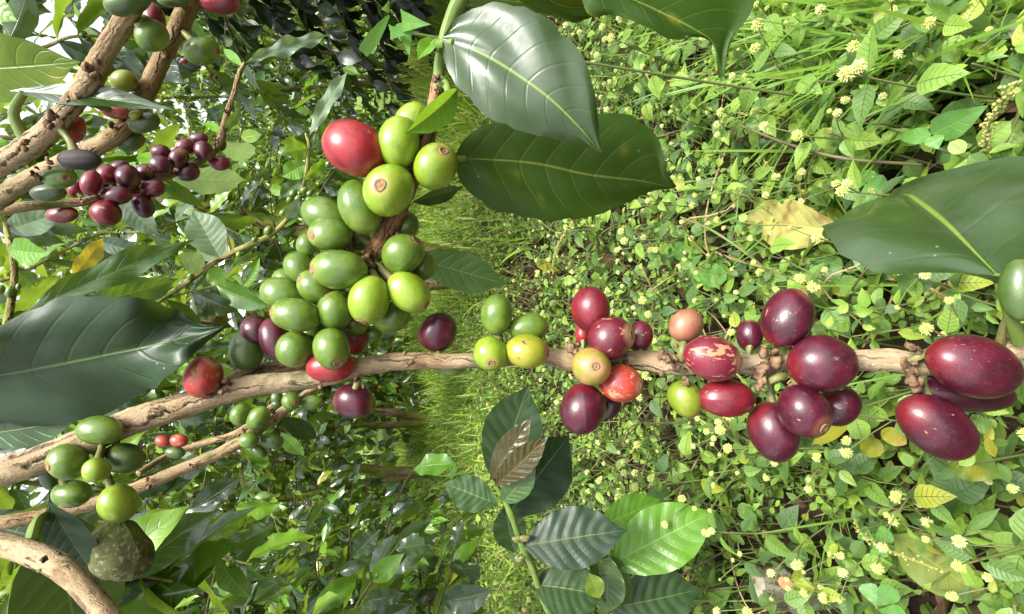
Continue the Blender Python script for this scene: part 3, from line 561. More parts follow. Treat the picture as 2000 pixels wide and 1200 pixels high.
def corner_branches():
    t = empty('coffee_branch', P(-20, 340, .15), 'thick grey brown coffee branch in the upper corner with a rust spotted leaf beside it', 'coffee branch', 'coffee branches in fruit')
    d = .15
    stem(t, [(-60, 352, .16, 26), (0, 322, .158, 25), (60, 286, .155, 26), (110, 240, .152, 22), (150, 192, .15, 22), (180, 150, .148, 25), (205, 100, .146, 21), (240, 48, .144, 22), (258, 5, .142, 25), (280, -60, .14, 24)], 'barkpink', sides=20, rough=.1, step=.0014, seed=12, k=.9)
    for k, (x, y, r) in enumerate([(195, 140, 22), (110, 240, 20), (55, 285, 16), (262, 30, 18), (108, 318, 13)]): node(t, x, y, .146, r, 120 + k, 4)
    for x, y, a, b, an, k, dd, cl, ti in [(250, 2, 48, 32, 8, 'deep', .136, 200, 0), (300, 40, 36, 24, -70, 'crimson', .152, -70, 0), (296, 70, 37, 31, -35, 'green', .143, 145, 20), (145, 253, 28, 24, 60, 'redtan', .158, 200, 0),
                                          (155, 312, 45, 21, -4, 'black', .150, 0, 0), (224, 217, 30, 15, -12, 'redtan', .16, 0, 0)]:
        berry(t, x, y, a, b, an, k, dd, cl, ti)
    big_leaf(t, (-140, 140, .16), (157, 121, .15), 66, 'yellowgreen', roll=10, fold=.1, curl=.1, wave=.04, petiole=(-160, 300, .16))
    big_leaf(t, (20, 178, .15), (335, 213, .15), 26, 'grey', roll=-35, fold=.25, curl=.2, wave=.15, wf=1.6, petiole=(52, 278, .154))
    big_leaf(t, (-60, -10, .19), (34, 42, .19), 30, 'lime', roll=0, curl=.2)
    t = empty('coffee_branch', P(-20, 410, .17), 'cracked coffee branch of the upper corner with green berries, just behind the thick grey one', 'coffee branch', 'coffee branches in fruit')
    stem(t, [(-60, 425, .18, 22), (0, 388, .178, 21), (60, 350, .176, 20), (140, 312, .174, 20), (220, 268, .172, 20), (265, 215, .170, 20), (295, 160, .168, 19), (325, 95, .166, 19), (355, 40, .164, 21), (385, -40, .162, 22)], 'bark', sides=20, rough=.12, step=.0015, seed=14, k=.9)
    for k, (x, y, r) in enumerate([(330, 98, 16), (240, 245, 18), (80, 345, 16), (350, 45, 15)]): node(t, x, y, .164, r, 140 + k, 5)
    for x, y, a, b, an, k, dd, cl, ti in [(393, 100, 37, 28, -4, 'green', .160, 0, 0), (433, 4, 41, 26, -5, 'crimson', .158, 0, 0), (343, -2, 36, 17, 0, 'deep', .155, 0, 0), (243, 159, 28, 22, -14, 'greenturn', .163, 0, 0),
                                          (281, 240, 32, 21, 8, 'deep', .160, 180, 0), (255, 276, 29, 20, 8, 'deep', .176, 0, 0), (116, 347, 37, 22, -4, 'green', .165, -10, 25), (95, 377, 36, 17, 0, 'deep', .172, 0, 0),
                                          (34, 360, 28, 22, 20, 'deep', .18, 0, 0), (362, 72, 8, 8, 0, 'lime', .17, 0, 0), (360, 119, 9, 7, 0, 'crimson', .2, 0, 0), (20, 375, 20, 14, 0, 'green', .182, 0, 0)]:
        berry(t, x, y, a, b, an, k, dd, cl, ti, calyx=a > 20)
    berry(t, 264, 224, 13, 9, 10, 'yellow', .1555, 0, 0, calyx=False)
    t = empty('coffee_branch', P(-20, 412, .26), 'thin straw coloured coffee branch with a dense bunch of small purple berries', 'coffee branch', 'coffee branches in fruit')
    dd = lambda x: float(np.interp(x, [0, 160, 440, 480], [.25, .27, .32, .33]))
    stem(t, [(x, y, dd(x), r) for x, y, r in [(-60, 418, 10), (40, 405, 10), (110, 398, 9), (165, 394, 9), (240, 375, 8), (330, 342, 8), (395, 312, 8), (428, 280, 9), (436, 250, 6), (446, 215, 6), (458, 180, 5), (466, 148, 5), (478, 124, 4)]], 'bark', sides=12, rough=.12, step=.003, seed=21)
    for k, (x, y, r) in enumerate([(165, 393, 9), (245, 372, 9), (335, 342, 8), (425, 282, 10), (446, 222, 7), (460, 180, 6)]): node(t, x, y, dd(x) - .002, r, 160 + k, 4)
    for x, y, a, b, an, k, dz in [(178, 357, 23, 21, 70, 'ripe', -6), (211, 342, 23, 18, -20, 'ripe', 0), (250, 346, 25, 21, -30, 'ripe', -7), (284, 338, 20, 17, 10, 'ripe', 0), (234, 328, 20, 14, 0, 'ripe', 5), (227, 382, 29, 18, -4, 'ripe', -8),
                                  (297, 369, 25, 16, 0, 'ripe', -6), (207, 416, 30, 23, -14, 'crimson', -6), (280, 402, 25, 19, -45, 'ripe', -4), (147, 370, 16, 14, 0, 'dark', 4), (122, 419, 31, 15, 0, 'crimson', 4), (315, 323, 23, 18, -20, 'ripe', -6),
                                  (314, 297, 19, 13, -5, 'ripe', 0), (350, 308, 20, 19, 40, 'ripe', -7), (361, 287, 19, 14, -10, 'ripe', -2), (387, 271, 18, 11, -6, 'ripe', 2), (398, 295, 21, 17, -40, 'ripe', -7), (367, 337, 22, 17, 0, 'ripe', -4),
                                  (429, 319, 20, 13, -10, 'crimson', -3), (200, 372, 16, 16, 0, 'dark', 6), (262, 372, 18, 14, 0, 'dark', 6), (432, 284, 10, 11, 0, 'deep', 3), (340, 318, 15, 14, 0, 'dark', 6)]:
        berry(t, x, y, a * 1.08, b * 1.1, an, {0: 'crimson2', 1: 'crimson'}.get(int(x * 7 + y) % 6, k), dd(x) + dz / 1000, an + 180 * (int(x) % 2), 30 * (int(y) % 3 - 1), calyx=dz < 3)
    big_leaf(t, (480, 122, .33), (648, 67, .36), 17, 'pale', roll=-30, fold=.25, curl=.15, wave=.55, wf=3, nv=12)
    big_leaf(t, (474, 130, .33), (436, 95, .34), 9, 'lime', roll=10)
    for b, tt, hw, m in [((436, 262, .33), (400, 240, .35), 9, 'lime'), ((440, 255, .32), (470, 210, .31), 10, 'mid'), ((425, 282, .34), (500, 300, .4), 22, 'pale'), ((330, 345, .36), (480, 352, .42), 30, 'pale'), ((230, 385, .4), (310, 460, .42), 26, 'pale'), ((330, 342, .32), (270, 300, .36), 18, 'lime')]: big_leaf(t, b, tt, hw, m, roll=25, wave=.1)
    t = empty('coffee_branch', P(-20, 1050, .14), 'bare brown coffee branch sloping through the lower corner below the mouldy fruit', 'coffee branch', 'coffee branches in fruit')
    stem(t, [(-70, 1040, .148, 24), (0, 1062, .145, 24), (70, 1085, .142, 26), (110, 1104, .14, 26), (150, 1135, .138, 24), (190, 1180, .136, 24), (250, 1260, .133, 25)], 'barkpink', sides=20, rough=.08, step=.0014, seed=23, k=.9)
    node(t, 92, 1102, .136, 14, 181, 4)
    big_leaf(t, (98, 985, .16), (150, 1290, .2), 92, 'dark', roll=-12, fold=.1, curl=.4, wave=.05, petiole=(60, 1060, .145))
    big_leaf(t, (95, 980, .158), (200, 1140, .165), 40, 'dark', roll=30, fold=.2, curl=.3)
    t = empty('coffee_branch', P(-20, 1010, .3), 'slender brown coffee branch behind the long one, with olive green berries at its forks', 'coffee branch', 'coffee branches in fruit')
    d2 = lambda x: float(np.interp(x, [0, 640], [.27, .34]))
    stem(t, [(x, y, d2(x), r) for x, y, r in [(-60, 1030, 14), (60, 1012, 14), (180, 985, 13), (290, 944, 13), (380, 906, 12), (450, 875, 12), (510, 835, 11), (570, 790, 9), (625, 750, 7)]], 'bark', sides=14, rough=.12, step=.003, seed=31)
    stem(t, [(270, 925, .31, 6), (330, 890, .33, 7), (400, 865, .34, 7), (470, 842, .34, 7), (560, 770, .345, 6), (600, 742, .345, 6)], 'bark', 'side_stem', sides=10, rough=.1, step=.004, seed=32)
    for k, (x, y) in enumerate([(475, 850), (380, 905), (540, 812), (290, 945)]): node(t, x, y, d2(x) - .004, 10, 190 + k, 4)
    for x, y, a, b, an, k, dz in [(469, 811, 22, 20, 60, 'green', -3), (504, 818, 27, 20, 45, 'green', -7), (485, 860, 21, 16, 10, 'green', -8), (531, 862, 23, 16, 0, 'deep', -3), (505, 881, 18, 12, -30, 'deep', 2), (569, 784, 19, 18, 0, 'green', -7),
                                  (609, 786, 23, 14, 6, 'green', -3), (541, 778, 13, 14, 0, 'deep', 3), (541, 790, 11, 10, 0, 'deep', 2), (350, 861, 19, 13, 5, 'redtan', 4), (342, 884, 20, 12, 0, 'deep', 4), (318, 862, 16, 12, 0, 'redtan', 12)]:
        berry(t, x, y, a, b, an, k, d2(x) + dz / 1000, an + (180 if x < 530 else 0), 35 if x in (569, 485) else 0)
    big_leaf(t, (545, 815, .35), (622, 858, .37), 18, 'dark', roll=0, vein=.05, fold=.2)
    big_leaf(t, (548, 845, .35), (590, 890, .36), 15, 'lime', roll=20)
    t = empty('coffee_branch', P(290, 595, .5), 'thin mossy yellow twig with tiny unripe berries reaching up to a leafy tip', 'coffee branch', 'coffee branches in fruit')
    stem(t, [(290, 600, .5, 6), (360, 556, .5, 6), (420, 512, .5, 6), (480, 482, .5, 6), (530, 458, .5, 5), (558, 432, .5, 5), (575, 405, .5, 5), (590, 370, .51, 4), (600, 330, .52, 4), (603, 285, .53, 3), (598, 262, .54, 3)], 'barkgreen', sides=10, rough=.2, step=.005, seed=41)
    for x, y, a in [(524, 450, 10), (553, 416, 8), (466, 497, 6), (497, 468, 6), (372, 540, 8), (572, 378, 9), (594, 372, 8), (583, 388, 8), (604, 392, 9), (566, 390, 8), (605, 378, 7)]:
        berry(t, x, y, a, a * .85, 40, 'green' if x != 466 else 'lime', .497, 60, 10, calyx=False)
    for b, tt, hw, m, ro, wv in [((603, 268, .54), (681, 136, .58), 15, 'pale', -25, .4), ((602, 290, .53), (690, 238, .56), 22, 'mid', -10, .3), ((600, 290, .53), (552, 300, .5), 22, 'lime', 10, .1), ((598, 320, .52), (551, 345, .52), 20, 'lime', 0, .1),
                                 ((590, 350, .51), (545, 390, .49), 14, 'mid', 20, .2), ((592, 352, .51), (640, 310, .53), 13, 'lime', 30, .2), ((560, 430, .5), (585, 385, .47), 12, 'pale', 10, .1),
                                 ((430, 505, .5), (378, 410, .5), 36, 'pale', 0, .05), ((400, 525, .5), (350, 500, .47), 22, 'pale', 10, .05), ((410, 520, .5), (440, 560, .5), 20, 'lime', 20, .1), ((455, 492, .5), (447, 460, .5), 6, 'yellow', 0, 0), ((450, 500, .51), (390, 470, .54), 34, 'mid', 5, .05)]:
        big_leaf(t, b, tt, hw, m, roll=ro, wave=wv, fold=.2, vein=.02)
    t = empty('coffee_branch', P(10, 640, .4), 'upright little coffee twig by the picture edge with a lime leaf and tiny green berries', 'coffee branch', 'coffee branches in fruit')
    stem(t, [(5, 690, .38, 8), (20, 600, .39, 7), (28, 545, .4, 6), (25, 500, .4, 6), (14, 455, .41, 5), (8, 420, .42, 4)], 'barkgreen', sides=10, rough=.1, step=.004, seed=45)
    for x, y, a in [(20, 570, 12), (2, 566, 10), (36, 560, 7)]: berry(t, x, y, a, a * .85, 60, 'green', .39, 60, 10, calyx=False)
    for b, tt, hw, m, ro, wv in [((18, 488, .4), (97, 496, .38), 28, 'lime', 10, .1), ((40, 615, .36), (380, 468, .44), 30, 'mid', -25, .35), ((22, 520, .4), (70, 560, .42), 20, 'mid', 20, .1), ((12, 450, .42), (120, 415, .4), 26, 'pale', 10, .1), ((10, 440, .42), (-60, 400, .4), 26, 'mid', 10, .1),
                                 ((140, 545, .5), (203, 462, .5), 19, 'yellow', 20, .3), ((150, 600, .45), (350, 545, .5), 34, 'mid', 25, .2), ((190, 470, .55), (300, 500, .52), 20, 'dark', 20, .1)]:
        big_leaf(t, b, tt, hw, m, roll=ro, wave=wv, fold=.2, vein=.02)
corner_branches()

# ------------------------------------------------------------------ the young coffee plant below the branch
def sapling():
    t = empty('coffee_sapling', G(1130, 1290), 'young coffee plant with dark ribbed leaves and two bronze leaves at its tip', 'young coffee plant')
    mb = MB(); tube(mb, [P(1160, 1330, .74), P(1075, 1200, .70), P(1040, 1110, .68), P(1018, 1060, .67), P(1000, 1010, .66), P(982, 970, .66), P(962, 938, .655), P(957, 925, .655)], [.0055, .005, .0045, .0042, .004, .0035, .0028, .002], 10, .006, .06, [(.26, .3, .006), (.31, .3, .006)], 4); mb.obj('stem', M['twiggreen'], t)
    for x, y in ((1008, 1052), (1022, 1050), (1012, 1090)):
        m2 = MB(); [lump(m2, P(x + 3 * k, y + 4 * (k % 2), .66), .0035, x + k, (1, 1, 1.6)) for k in range(3)]; m2.obj('flower_bud', M['pedicel'], t)
    for b, tt, hw, m, ro, cu, tl, v in [
        ((962, 945, .66), (1032, 752, .70), 58, 'dark', 8, .2, (0, 0), .02), ((957, 938, .65), (1040, 814, .625), 27, 'bronze', -10, .3, (0, 0), .07), ((966, 950, .64), (1072, 850, .615), 27, 'bronze', 10, .3, (0, 0), .07),
        ((972, 985, .66), (865, 944, .66), 34, 'mid', 0, .15, (0, 0), .02), ((978, 985, .66), (1048, 905, .64), 27, 'mid', 10, .4, (0, 0), .02), ((985, 1012, .67), (1112, 850, .74), 62, 'dark', 10, .2, (0, 0), .02),
        ((1018, 1068, .67), (1226, 1036, .65), 58, 'dark', 0, .3, (-.2, .2), .032), ((1185, 1108, .72), (1398, 997, .72), 60, 'lime', 10, .3, (-.3, .3), .032), ((1165, 1030, .73), (1290, 975, .76), 34, 'lime', 10, .3, (0, 0), .02),
        ((1040, 1142, .69), (1186, 1165, .66), 52, 'dark', -8, .4, (-.2, .2), .032), ((1185, 1190, .72), (1370, 1150, .73), 54, 'dark', 10, .3, (0, 0), .032), ((1190, 1085, .70), (1185, 1200, .70), 36, 'mid', 10, .3, (0, 0), .02),
        ((1004, 1080, .69), (985, 985, .70), 34, 'dark', 10, .2, (0, 0), .02), ((1150, 1080, .7), (1230, 1180, .72), 40, 'mid', -10, .2, (0, 0), .02)]:
        pet = {1185: (1040, 1140, .695), 1165: (1020, 1070, .68), 1190: (1040, 1140, .695), 1150: (1040, 1120, .69)}.get(b[0])
        big_leaf(t, b, tt, hw, m, roll=ro, curl=cu, tilt=tl, vein=v, fold=.14, wave=.04, nve=9, petiole=pet, wf=4)
    big_leaf(t, (1150, 1120, .66), (1172, 1170, .655), 20, 'yellowgreen', roll=0)
sapling()

# ------------------------------------------------------------------ coffee shrubs of the plantation rows
_mb = MB(); _mb.add(*sphere_pts(9, 12)); SMALL = {True: _mb.mesh('berry', B['ripe'], _mb.v[0]), False: _mb.mesh('berry', B['green'], _mb.v[0])}
def make_shrub(seed, h=2.2, spread=.75, nb=46, mat='bush', leaf=(.085, .145), low=.22, stems=((0, 0),), pairs=9, res=(7, 4), bark='barkmoss', trad=.026, dens=1.0, berries=0):
    rg = random.Random(seed); t = empty('coffee_shrub', (0, 0, 0))
    axes = []
    for i, (lx, ly) in enumerate(stems):
        pts = [Vector((lx * z * .35 + .02 * i, ly * z * .35 + .03 * i, 0)) + Vector((lx * (z * .30) ** 1.2 + rg.gauss(0, .012), ly * (z * .3) ** 1.2 + rg.gauss(0, .012), z)) for z in np.linspace(0, h * .97, 7)]
        pts[0].z = -.05; axes.append(pts); mb = MB()
        tube(mb, pts, list(np.linspace(trad * 1.25, trad * .25, 7)), 10, .04, .16, [(rg.uniform(.1, h), .18, .02) for _ in range(6)], seed + i); mb.obj('trunk', M[bark], t)
    bm_, fm, bl = MB(), MB(), []
    for k in range(nb):
        ax = axes[k % len(axes)]; f = low + (1 - low) * (k + rg.random()) / nb
        q = f * 6; i0 = min(int(q), 5); p0 = ax[i0].lerp(ax[i0 + 1], q - i0)
        az = k * 2.4 + rg.uniform(-.3, .3); ln = spread * (1.08 - .75 * max(0, f - .35) / .65) * rg.uniform(.7, 1.15) * (.75 + .25 * min(1, f / .4))
        d = Vector((math.cos(az), math.sin(az), rg.uniform(.1, .45))); dr = rg.uniform(.25, .6); n = 6
        pts = [p0 + d * ln * s - Vector((0, 0, dr * ln * s * s)) + Vector((rg.gauss(0, .01), rg.gauss(0, .01), 0)) * s for s in np.linspace(0, 1, n)]
        tube(bm_, pts, list(np.linspace(.0055, .0012, n)), 5, .06, 0, None, k)
        P_, _ = catmull(pts, [1] * n, ln / (pairs * 3)); m = len(P_)
        for j in range(pairs):
            s = min(1, max(.08, .12 + .88 * j / (pairs - 1) + rg.gauss(0, .035))); i = min(int(s * (m - 1)), m - 2); c = P_[i]; tg = P_[i + 1] - P_[i]; tg /= np.linalg.norm(tg)
            sd_ = np.cross(tg, [0, 0, 1]); sd_ /= np.linalg.norm(sd_) + 1e-9
            for sg in (-1, 1):
                if rg.random() > dens: continue
                dd = tg * rg.uniform(.1, 1.0) + sd_ * sg * rg.uniform(.3, 1.2) + np.array([0, 0, -rg.uniform(-.1, 1.3)])
                nn = np.array([rg.gauss(0, .65), rg.gauss(0, .65), 1.0]); L = leaf[0] + (leaf[1] - leaf[0]) * rg.random() ** .8 * (1 - .25 * (s > .9))
                add_leaf(fm, c, dd, nn, prof='coffee', nu=res[0], nv=res[1], L=L, W=L * rg.uniform(.19, .27), fold=rg.uniform(.05, .45), curl=rg.uniform(-.2, 1.2), wave=rg.uniform(.02, .28), wf=rg.choice((2.5, 3.5)), ph=rg.uniform(0, 6))
        if berries and rg.random() < .14 * berries: bl.append((P_, k))
    bm_.obj('branch', M['shrubtwig'], t); fm.obj('foliage', M[mat], t)
    for P_, k in bl[:7]:                         # fruit along a branch
        rg2 = random.Random(k); ripe = rg2.random() < .35; me = SMALL[ripe]
        for _ in range(rg2.randint(4, 8)):
            o = bpy.data.objects.new('berry', me); col.objects.link(o); o.parent = t; r = rg2.uniform(.0045, .0068); o.scale = (r, r, r * 1.2); o.rotation_euler = (rg2.uniform(0, 3), rg2.uniform(0, 3), 0)
            o.location = P_[rg2.randint(int(len(P_) * .3), len(P_) - 3)] + np.array([rg2.gauss(0, .007) for _ in range(3)])
    return t
def place(t, x, y, rz, s, label, group='coffee shrubs in the rows', sz=None):
    t.location = (x, y, terrain_z(x, y)); t.rotation_euler = (0, 0, rz); t.scale = (s, s, sz or s); tag(t, label, 'coffee shrub', group)
def shrubs():
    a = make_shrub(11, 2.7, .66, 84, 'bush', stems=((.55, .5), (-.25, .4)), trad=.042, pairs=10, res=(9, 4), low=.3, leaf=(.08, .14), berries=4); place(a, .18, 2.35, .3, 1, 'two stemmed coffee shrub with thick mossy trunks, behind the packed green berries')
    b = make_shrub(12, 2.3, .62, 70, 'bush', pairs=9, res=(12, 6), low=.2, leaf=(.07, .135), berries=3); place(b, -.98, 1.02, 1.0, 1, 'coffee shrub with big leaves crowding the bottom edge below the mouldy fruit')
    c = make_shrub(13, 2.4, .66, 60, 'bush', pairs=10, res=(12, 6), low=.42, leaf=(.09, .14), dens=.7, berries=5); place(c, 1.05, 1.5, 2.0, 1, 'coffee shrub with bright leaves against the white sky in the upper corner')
    d = make_shrub(14, 2.8, .9, 150, 'bushshade', pairs=12, res=(7, 4), low=.13, leaf=(.10, .16)); place(d, 2.0, 2.75, .5, 1, 'very dense dark coffee shrub above the tall grass at the top edge')
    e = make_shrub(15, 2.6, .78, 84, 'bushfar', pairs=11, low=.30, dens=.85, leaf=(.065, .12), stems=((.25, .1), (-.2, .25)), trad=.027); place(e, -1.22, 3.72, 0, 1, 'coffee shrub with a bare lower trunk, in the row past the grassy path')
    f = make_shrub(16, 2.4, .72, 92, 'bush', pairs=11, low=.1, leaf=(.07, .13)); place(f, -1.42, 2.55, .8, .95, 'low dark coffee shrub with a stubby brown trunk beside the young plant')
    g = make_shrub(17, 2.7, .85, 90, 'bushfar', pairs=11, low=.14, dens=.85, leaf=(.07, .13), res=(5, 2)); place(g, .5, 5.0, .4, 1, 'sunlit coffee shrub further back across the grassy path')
    lab = 'coffee shrub standing further back in the plantation rows, or unseen and added for shade'
    k = 0
    for x, y, s in [(-1.0, 4.35, .95), (-.86, 5.1, 1), (-.62, 6.0, 1), (-.4, 7.0, 1.05), (-.1, 8.1, 1.05), (1.9, 4.3, 1.0), (2.4, 5.6, 1.05), (2.55, 1.95, 1.2), (3.1, 3.3, 1.1), (1.3, 6.3, 1), (-2.3, 3.3, 1), (-2.3, 4.6, 1.05), (-2.0, 6.0, 1.1), (-1.5, 7.4, 1.1), (-2.5, 2.2, 1.0),
                    (-3.6, 4.5, 1.1), (-3.5, 6.2, 1.15), (-3.0, 8.0, 1.2), (.9, 8.2, 1.15), (2.3, 8.0, 1.15), (3.6, 6.6, 1.15), (3.4, 4.6, 1.0), (-1.4, 9.5, 1.3), (.3, 10.2, 1.35), (2.0, 10.4, 1.4), (3.9, 9.2, 1.3), (-4.6, 8.5, 1.3), (-5.0, 6.0, 1.2), (5.2, 7.5, 1.3), (-3.2, 11, 1.5), (-1, 12.2, 1.6), (1.3, 12.6, 1.6), (3.6, 12.2, 1.6), (5.9, 10.6, 1.5), (-5.6, 11, 1.5), (-2, 15, 2.0), (1, 15.5, 2.0), (4, 15, 2.0), (7, 13.5, 1.9), (-7, 13, 1.9), (-4.6, 15, 2.0)]:
        src = d if (x, y) in ((2.55, 1.95), (3.1, 3.3)) else (e, f, g, e, g)[k % 5]; o = copy_tree(src); place(o, x + RG.uniform(-.1, .1), y, RG.uniform(0, 6.28), s * RG.uniform(.92, 1.1), lab); k += 1  # copies of d are out of view, added to cast shade on it
shrubs()
def shade_tree(seed, h, r0):
    rg = random.Random(seed); t = empty('shade_tree', (0, 0, 0)); mb = MB(); top = h * .45
    pts = [(rg.gauss(0, .05) * z, rg.gauss(0, .05) * z, z - .1) for z in np.linspace(0, top, 5)]; tube(mb, pts, [.17, .14, .12, .10, .08], 10, .1, .15, None, seed); cl = []
    for k in range(9):
        a = k * 2.4; e = (math.cos(a) * r0 * rg.uniform(.4, .8), math.sin(a) * r0 * rg.uniform(.4, .8), h * rg.uniform(.55, .9)); q = pts[-1 - k % 2]
        tube(mb, [q, tuple(np.array(q) * .5 + np.array(e) * .5 + np.array([0, 0, .2])), e], [.06, .04, .015], 7, .1, .1, None, k); cl.append(e)
    mb.obj('trunk', M['barkmoss'], t); fm = MB()
    for e in cl:
        for _ in range(7):
            c0 = np.array(e) + np.array([rg.gauss(0, r0 * .26), rg.gauss(0, r0 * .26), rg.gauss(0, h * .07)])
            for _ in range(34):
                d = (rg.gauss(0, 1), rg.gauss(0, 1), rg.gauss(-.4, .6)); L = rg.uniform(.12, .22); add_leaf(fm, c0 + np.array([rg.gauss(0, .22) for _ in range(3)]), d, (rg.gauss(0, .5), rg.gauss(0, .5), 1), prof='ellip', nu=4, nv=2, L=L, W=L * .24, fold=.2, curl=.4)
    fm.obj('crown', M['bushfar'], t); return t
def trees():
    ps = [shade_tree(60, 6.5, 2.0), shade_tree(61, 7.5, 2.3)]; lab = 'tall leafy shade tree standing behind the plantation rows'
    for k, (x, y) in enumerate([(-.6, 8.8), (-3.6, 9.4), (1.2, 9.6), (-6.6, 10.5), (.2, 13.5), (-2.6, 13.8), (-5.2, 15), (3.2, 14), (-9.5, 13)]):
        o = ps[k] if k < 2 else copy_tree(ps[k % 2]); o.location = (x, y, terrain_z(x, y)); o.rotation_euler = (0, 0, k * 1.3); s = RG.uniform(.9, 1.15); o.scale = (s, s, s); tag(o, lab, 'tree', 'shade trees behind the rows')
trees()
def hanging_branches():
    rg = random.Random(9); lab = 'leafy green coffee branch hanging among the near foliage behind the fruiting branches'
    for x0, y0, x1, y1, d0, d1 in [(-90, 120, 290, 60, .85, .95), (-90, 250, 250, 330, .8, .9), (-90, 470, 350, 330, 1.0, 1.15), (-90, 560, 480, 400, 1.15, 1.35), (-90, 640, 430, 560, .9, 1.15), (-90, 730, 470, 690, .9, 1.2),
                                   (-90, 890, 330, 960, .75, .9), (-90, 1010, 430, 1010, .85, 1.0), (-90, 1120, 480, 1080, .7, .85), (-90, 1240, 330, 1140, .5, .6), (-60, 1000, 300, 1180, .55, .65)]:
        a, b = P(x0, y0, d0), P(x1, y1, d1); t = empty('coffee_branch', a, lab, 'coffee branch', 'leafy branches of the near shrub'); n = 7
        pts = [a.lerp(b, s) + Vector((rg.gauss(0, .01), rg.gauss(0, .01), .10 * s * (1 - s) + rg.gauss(0, .006))) for s in np.linspace(0, 1, n)]
        mb = MB(); tube(mb, pts, list(np.linspace(.0045, .0018, n)), 8, .01, .12, None, int(x1)); mb.obj('stem', M['barkgreen'], t); fm = MB(); Q, _ = catmull(pts, [1] * n, .01); m = len(Q); k = 9
        for j in range(k):
            i = min(int((.06 + .93 * j / (k - 1)) * (m - 1)), m - 2); tg = Q[i + 1] - Q[i]; tg /= np.linalg.norm(tg); sd_ = np.cross(tg, [rg.gauss(0, .5), 1, rg.gauss(0, .5)]); sd_ /= np.linalg.norm(sd_)
            for sg in (-1, 1):
                if rg.random() < .08: continue
                L = rg.uniform(.085, .135); dd = tg * rg.uniform(.2, .7) + sd_ * sg + np.array([0, 0, -rg.uniform(.1, .7)])
                add_leaf(fm, Q[i], dd, (rg.gauss(0, .5), -.35 + rg.gauss(0, .5), .8), prof='coffee', nu=22, nv=8, L=L, W=L * rg.uniform(.19, .25), fold=rg.uniform(.05, .35), curl=rg.uniform(0, .9), wave=rg.uniform(.03, .2), wf=rg.choice((2.5, 3.5)), ph=rg.uniform(0, 6), vein=.03, nve=9)
        fm.obj('foliage', M['bush'], t)
        for j in range(2):
            i = rg.randint(int(m * .3), m - 3); ripe = rg.random() < .3
            for _ in range(rg.randint(3, 6)):
                r = rg.uniform(.0035, .0055); o = bpy.data.objects.new('berry', SMALL[ripe]); col.objects.link(o); o.parent = t; o.location = Vector(Q[i] + np.array([rg.gauss(0, .005) for _ in range(3)])) - a; o.scale = (r, r, r * 1.2); o.rotation_euler = (rg.uniform(0, 3), rg.uniform(0, 3), 0)
hanging_branches()

# ------------------------------------------------------------------ ground plants
def rotz(a): c, s = math.cos(a), math.sin(a); return np.array([[c, s, 0], [-s, c, 0], [0, 0, 1]])
def rotx(a): c, s = math.cos(a), math.sin(a); return np.array([[1, 0, 0], [0, c, s], [0, -s, c]])
def scatter(protos, spots, name, mats, kind='stuff'):
    """spots: (x, y, z, turn, lean, scale); one mesh of many small plants"""
    V, F, U, I = [], [], [], []; k = 0
    for n, (x, y, z, a, le, s) in enumerate(spots):
        v, f, u, mi = protos[n % len(protos)]; V.append((v * s) @ rotx(le) @ rotz(a) + np.array([x, y, z])); F.append(f + k); U.append(u); I.append(mi); k += len(v)
    mb = MB(); mb.v, mb.f, mb.uv, mb.mi, mb.k = [np.concatenate(V)], [np.concatenate(F)], [np.concatenate(U)], [np.concatenate(I)], k
    o = mb.obj(name, mats); tag(o, None, None, kind=kind); return o
def arr(mb): return np.concatenate(mb.v), np.concatenate(mb.f), np.concatenate(mb.uv), np.concatenate(mb.mi)
rg = random.Random(77)
def mini(seed):
    r = random.Random(seed); mb = MB(); h = r.uniform(.025, .12); lean = (r.uniform(-.3, .3), r.uniform(-.3, .3)); n = r.randint(2, 5); prof = r.choice(['ovate', 'ovate', 'lance', 'ellip', 'round', 'heart', 'lance']); sz = r.uniform(.012, .027)
    tube(mb, [(0, 0, 0), (lean[0] * h * .4, lean[1] * h * .4, h * .5), (lean[0] * h, lean[1] * h, h)], [.0011, .001, .0007], 4, .03, mi=1)
    for k in range(n):
        z = h * (.35 + .65 * (k + 1) / n); a = k * 1.57 + r.uniform(-.4, .4); L = sz * r.uniform(.7, 1.15) * (1 if k < n - 1 else .7)
        for sg in (0, math.pi):
            if r.random() < .1: continue
            d = (math.cos(a + sg), math.sin(a + sg), r.uniform(-.35, .35)); c = np.array([lean[0] * z, lean[1] * z, z])
            add_leaf(mb, c + np.array(d) * L * .15, d, (r.gauss(0, .3), r.gauss(0, .3), 1), prof=prof, nu=5, nv=4, L=L, W=L * {'round': .42, 'heart': .4, 'lance': .2}.get(prof, .31) * r.uniform(.9, 1.1), fold=r.uniform(0, .5), curl=r.uniform(-.2, 1.2), wave=r.uniform(0, .2), ph=r.uniform(0, 6))
    return arr(mb)
LITC = G(1045, 545)
LOGC = G(1560, 1165)
def in_log(x, y): return ((x - LOGC.x) / .075) ** 2 + ((y - LOGC.y) / .075) ** 2 < 1
def in_litter(x, y): return ((x - LITC.x) / .17) ** 2 + ((y - LITC.y) / .26) ** 2
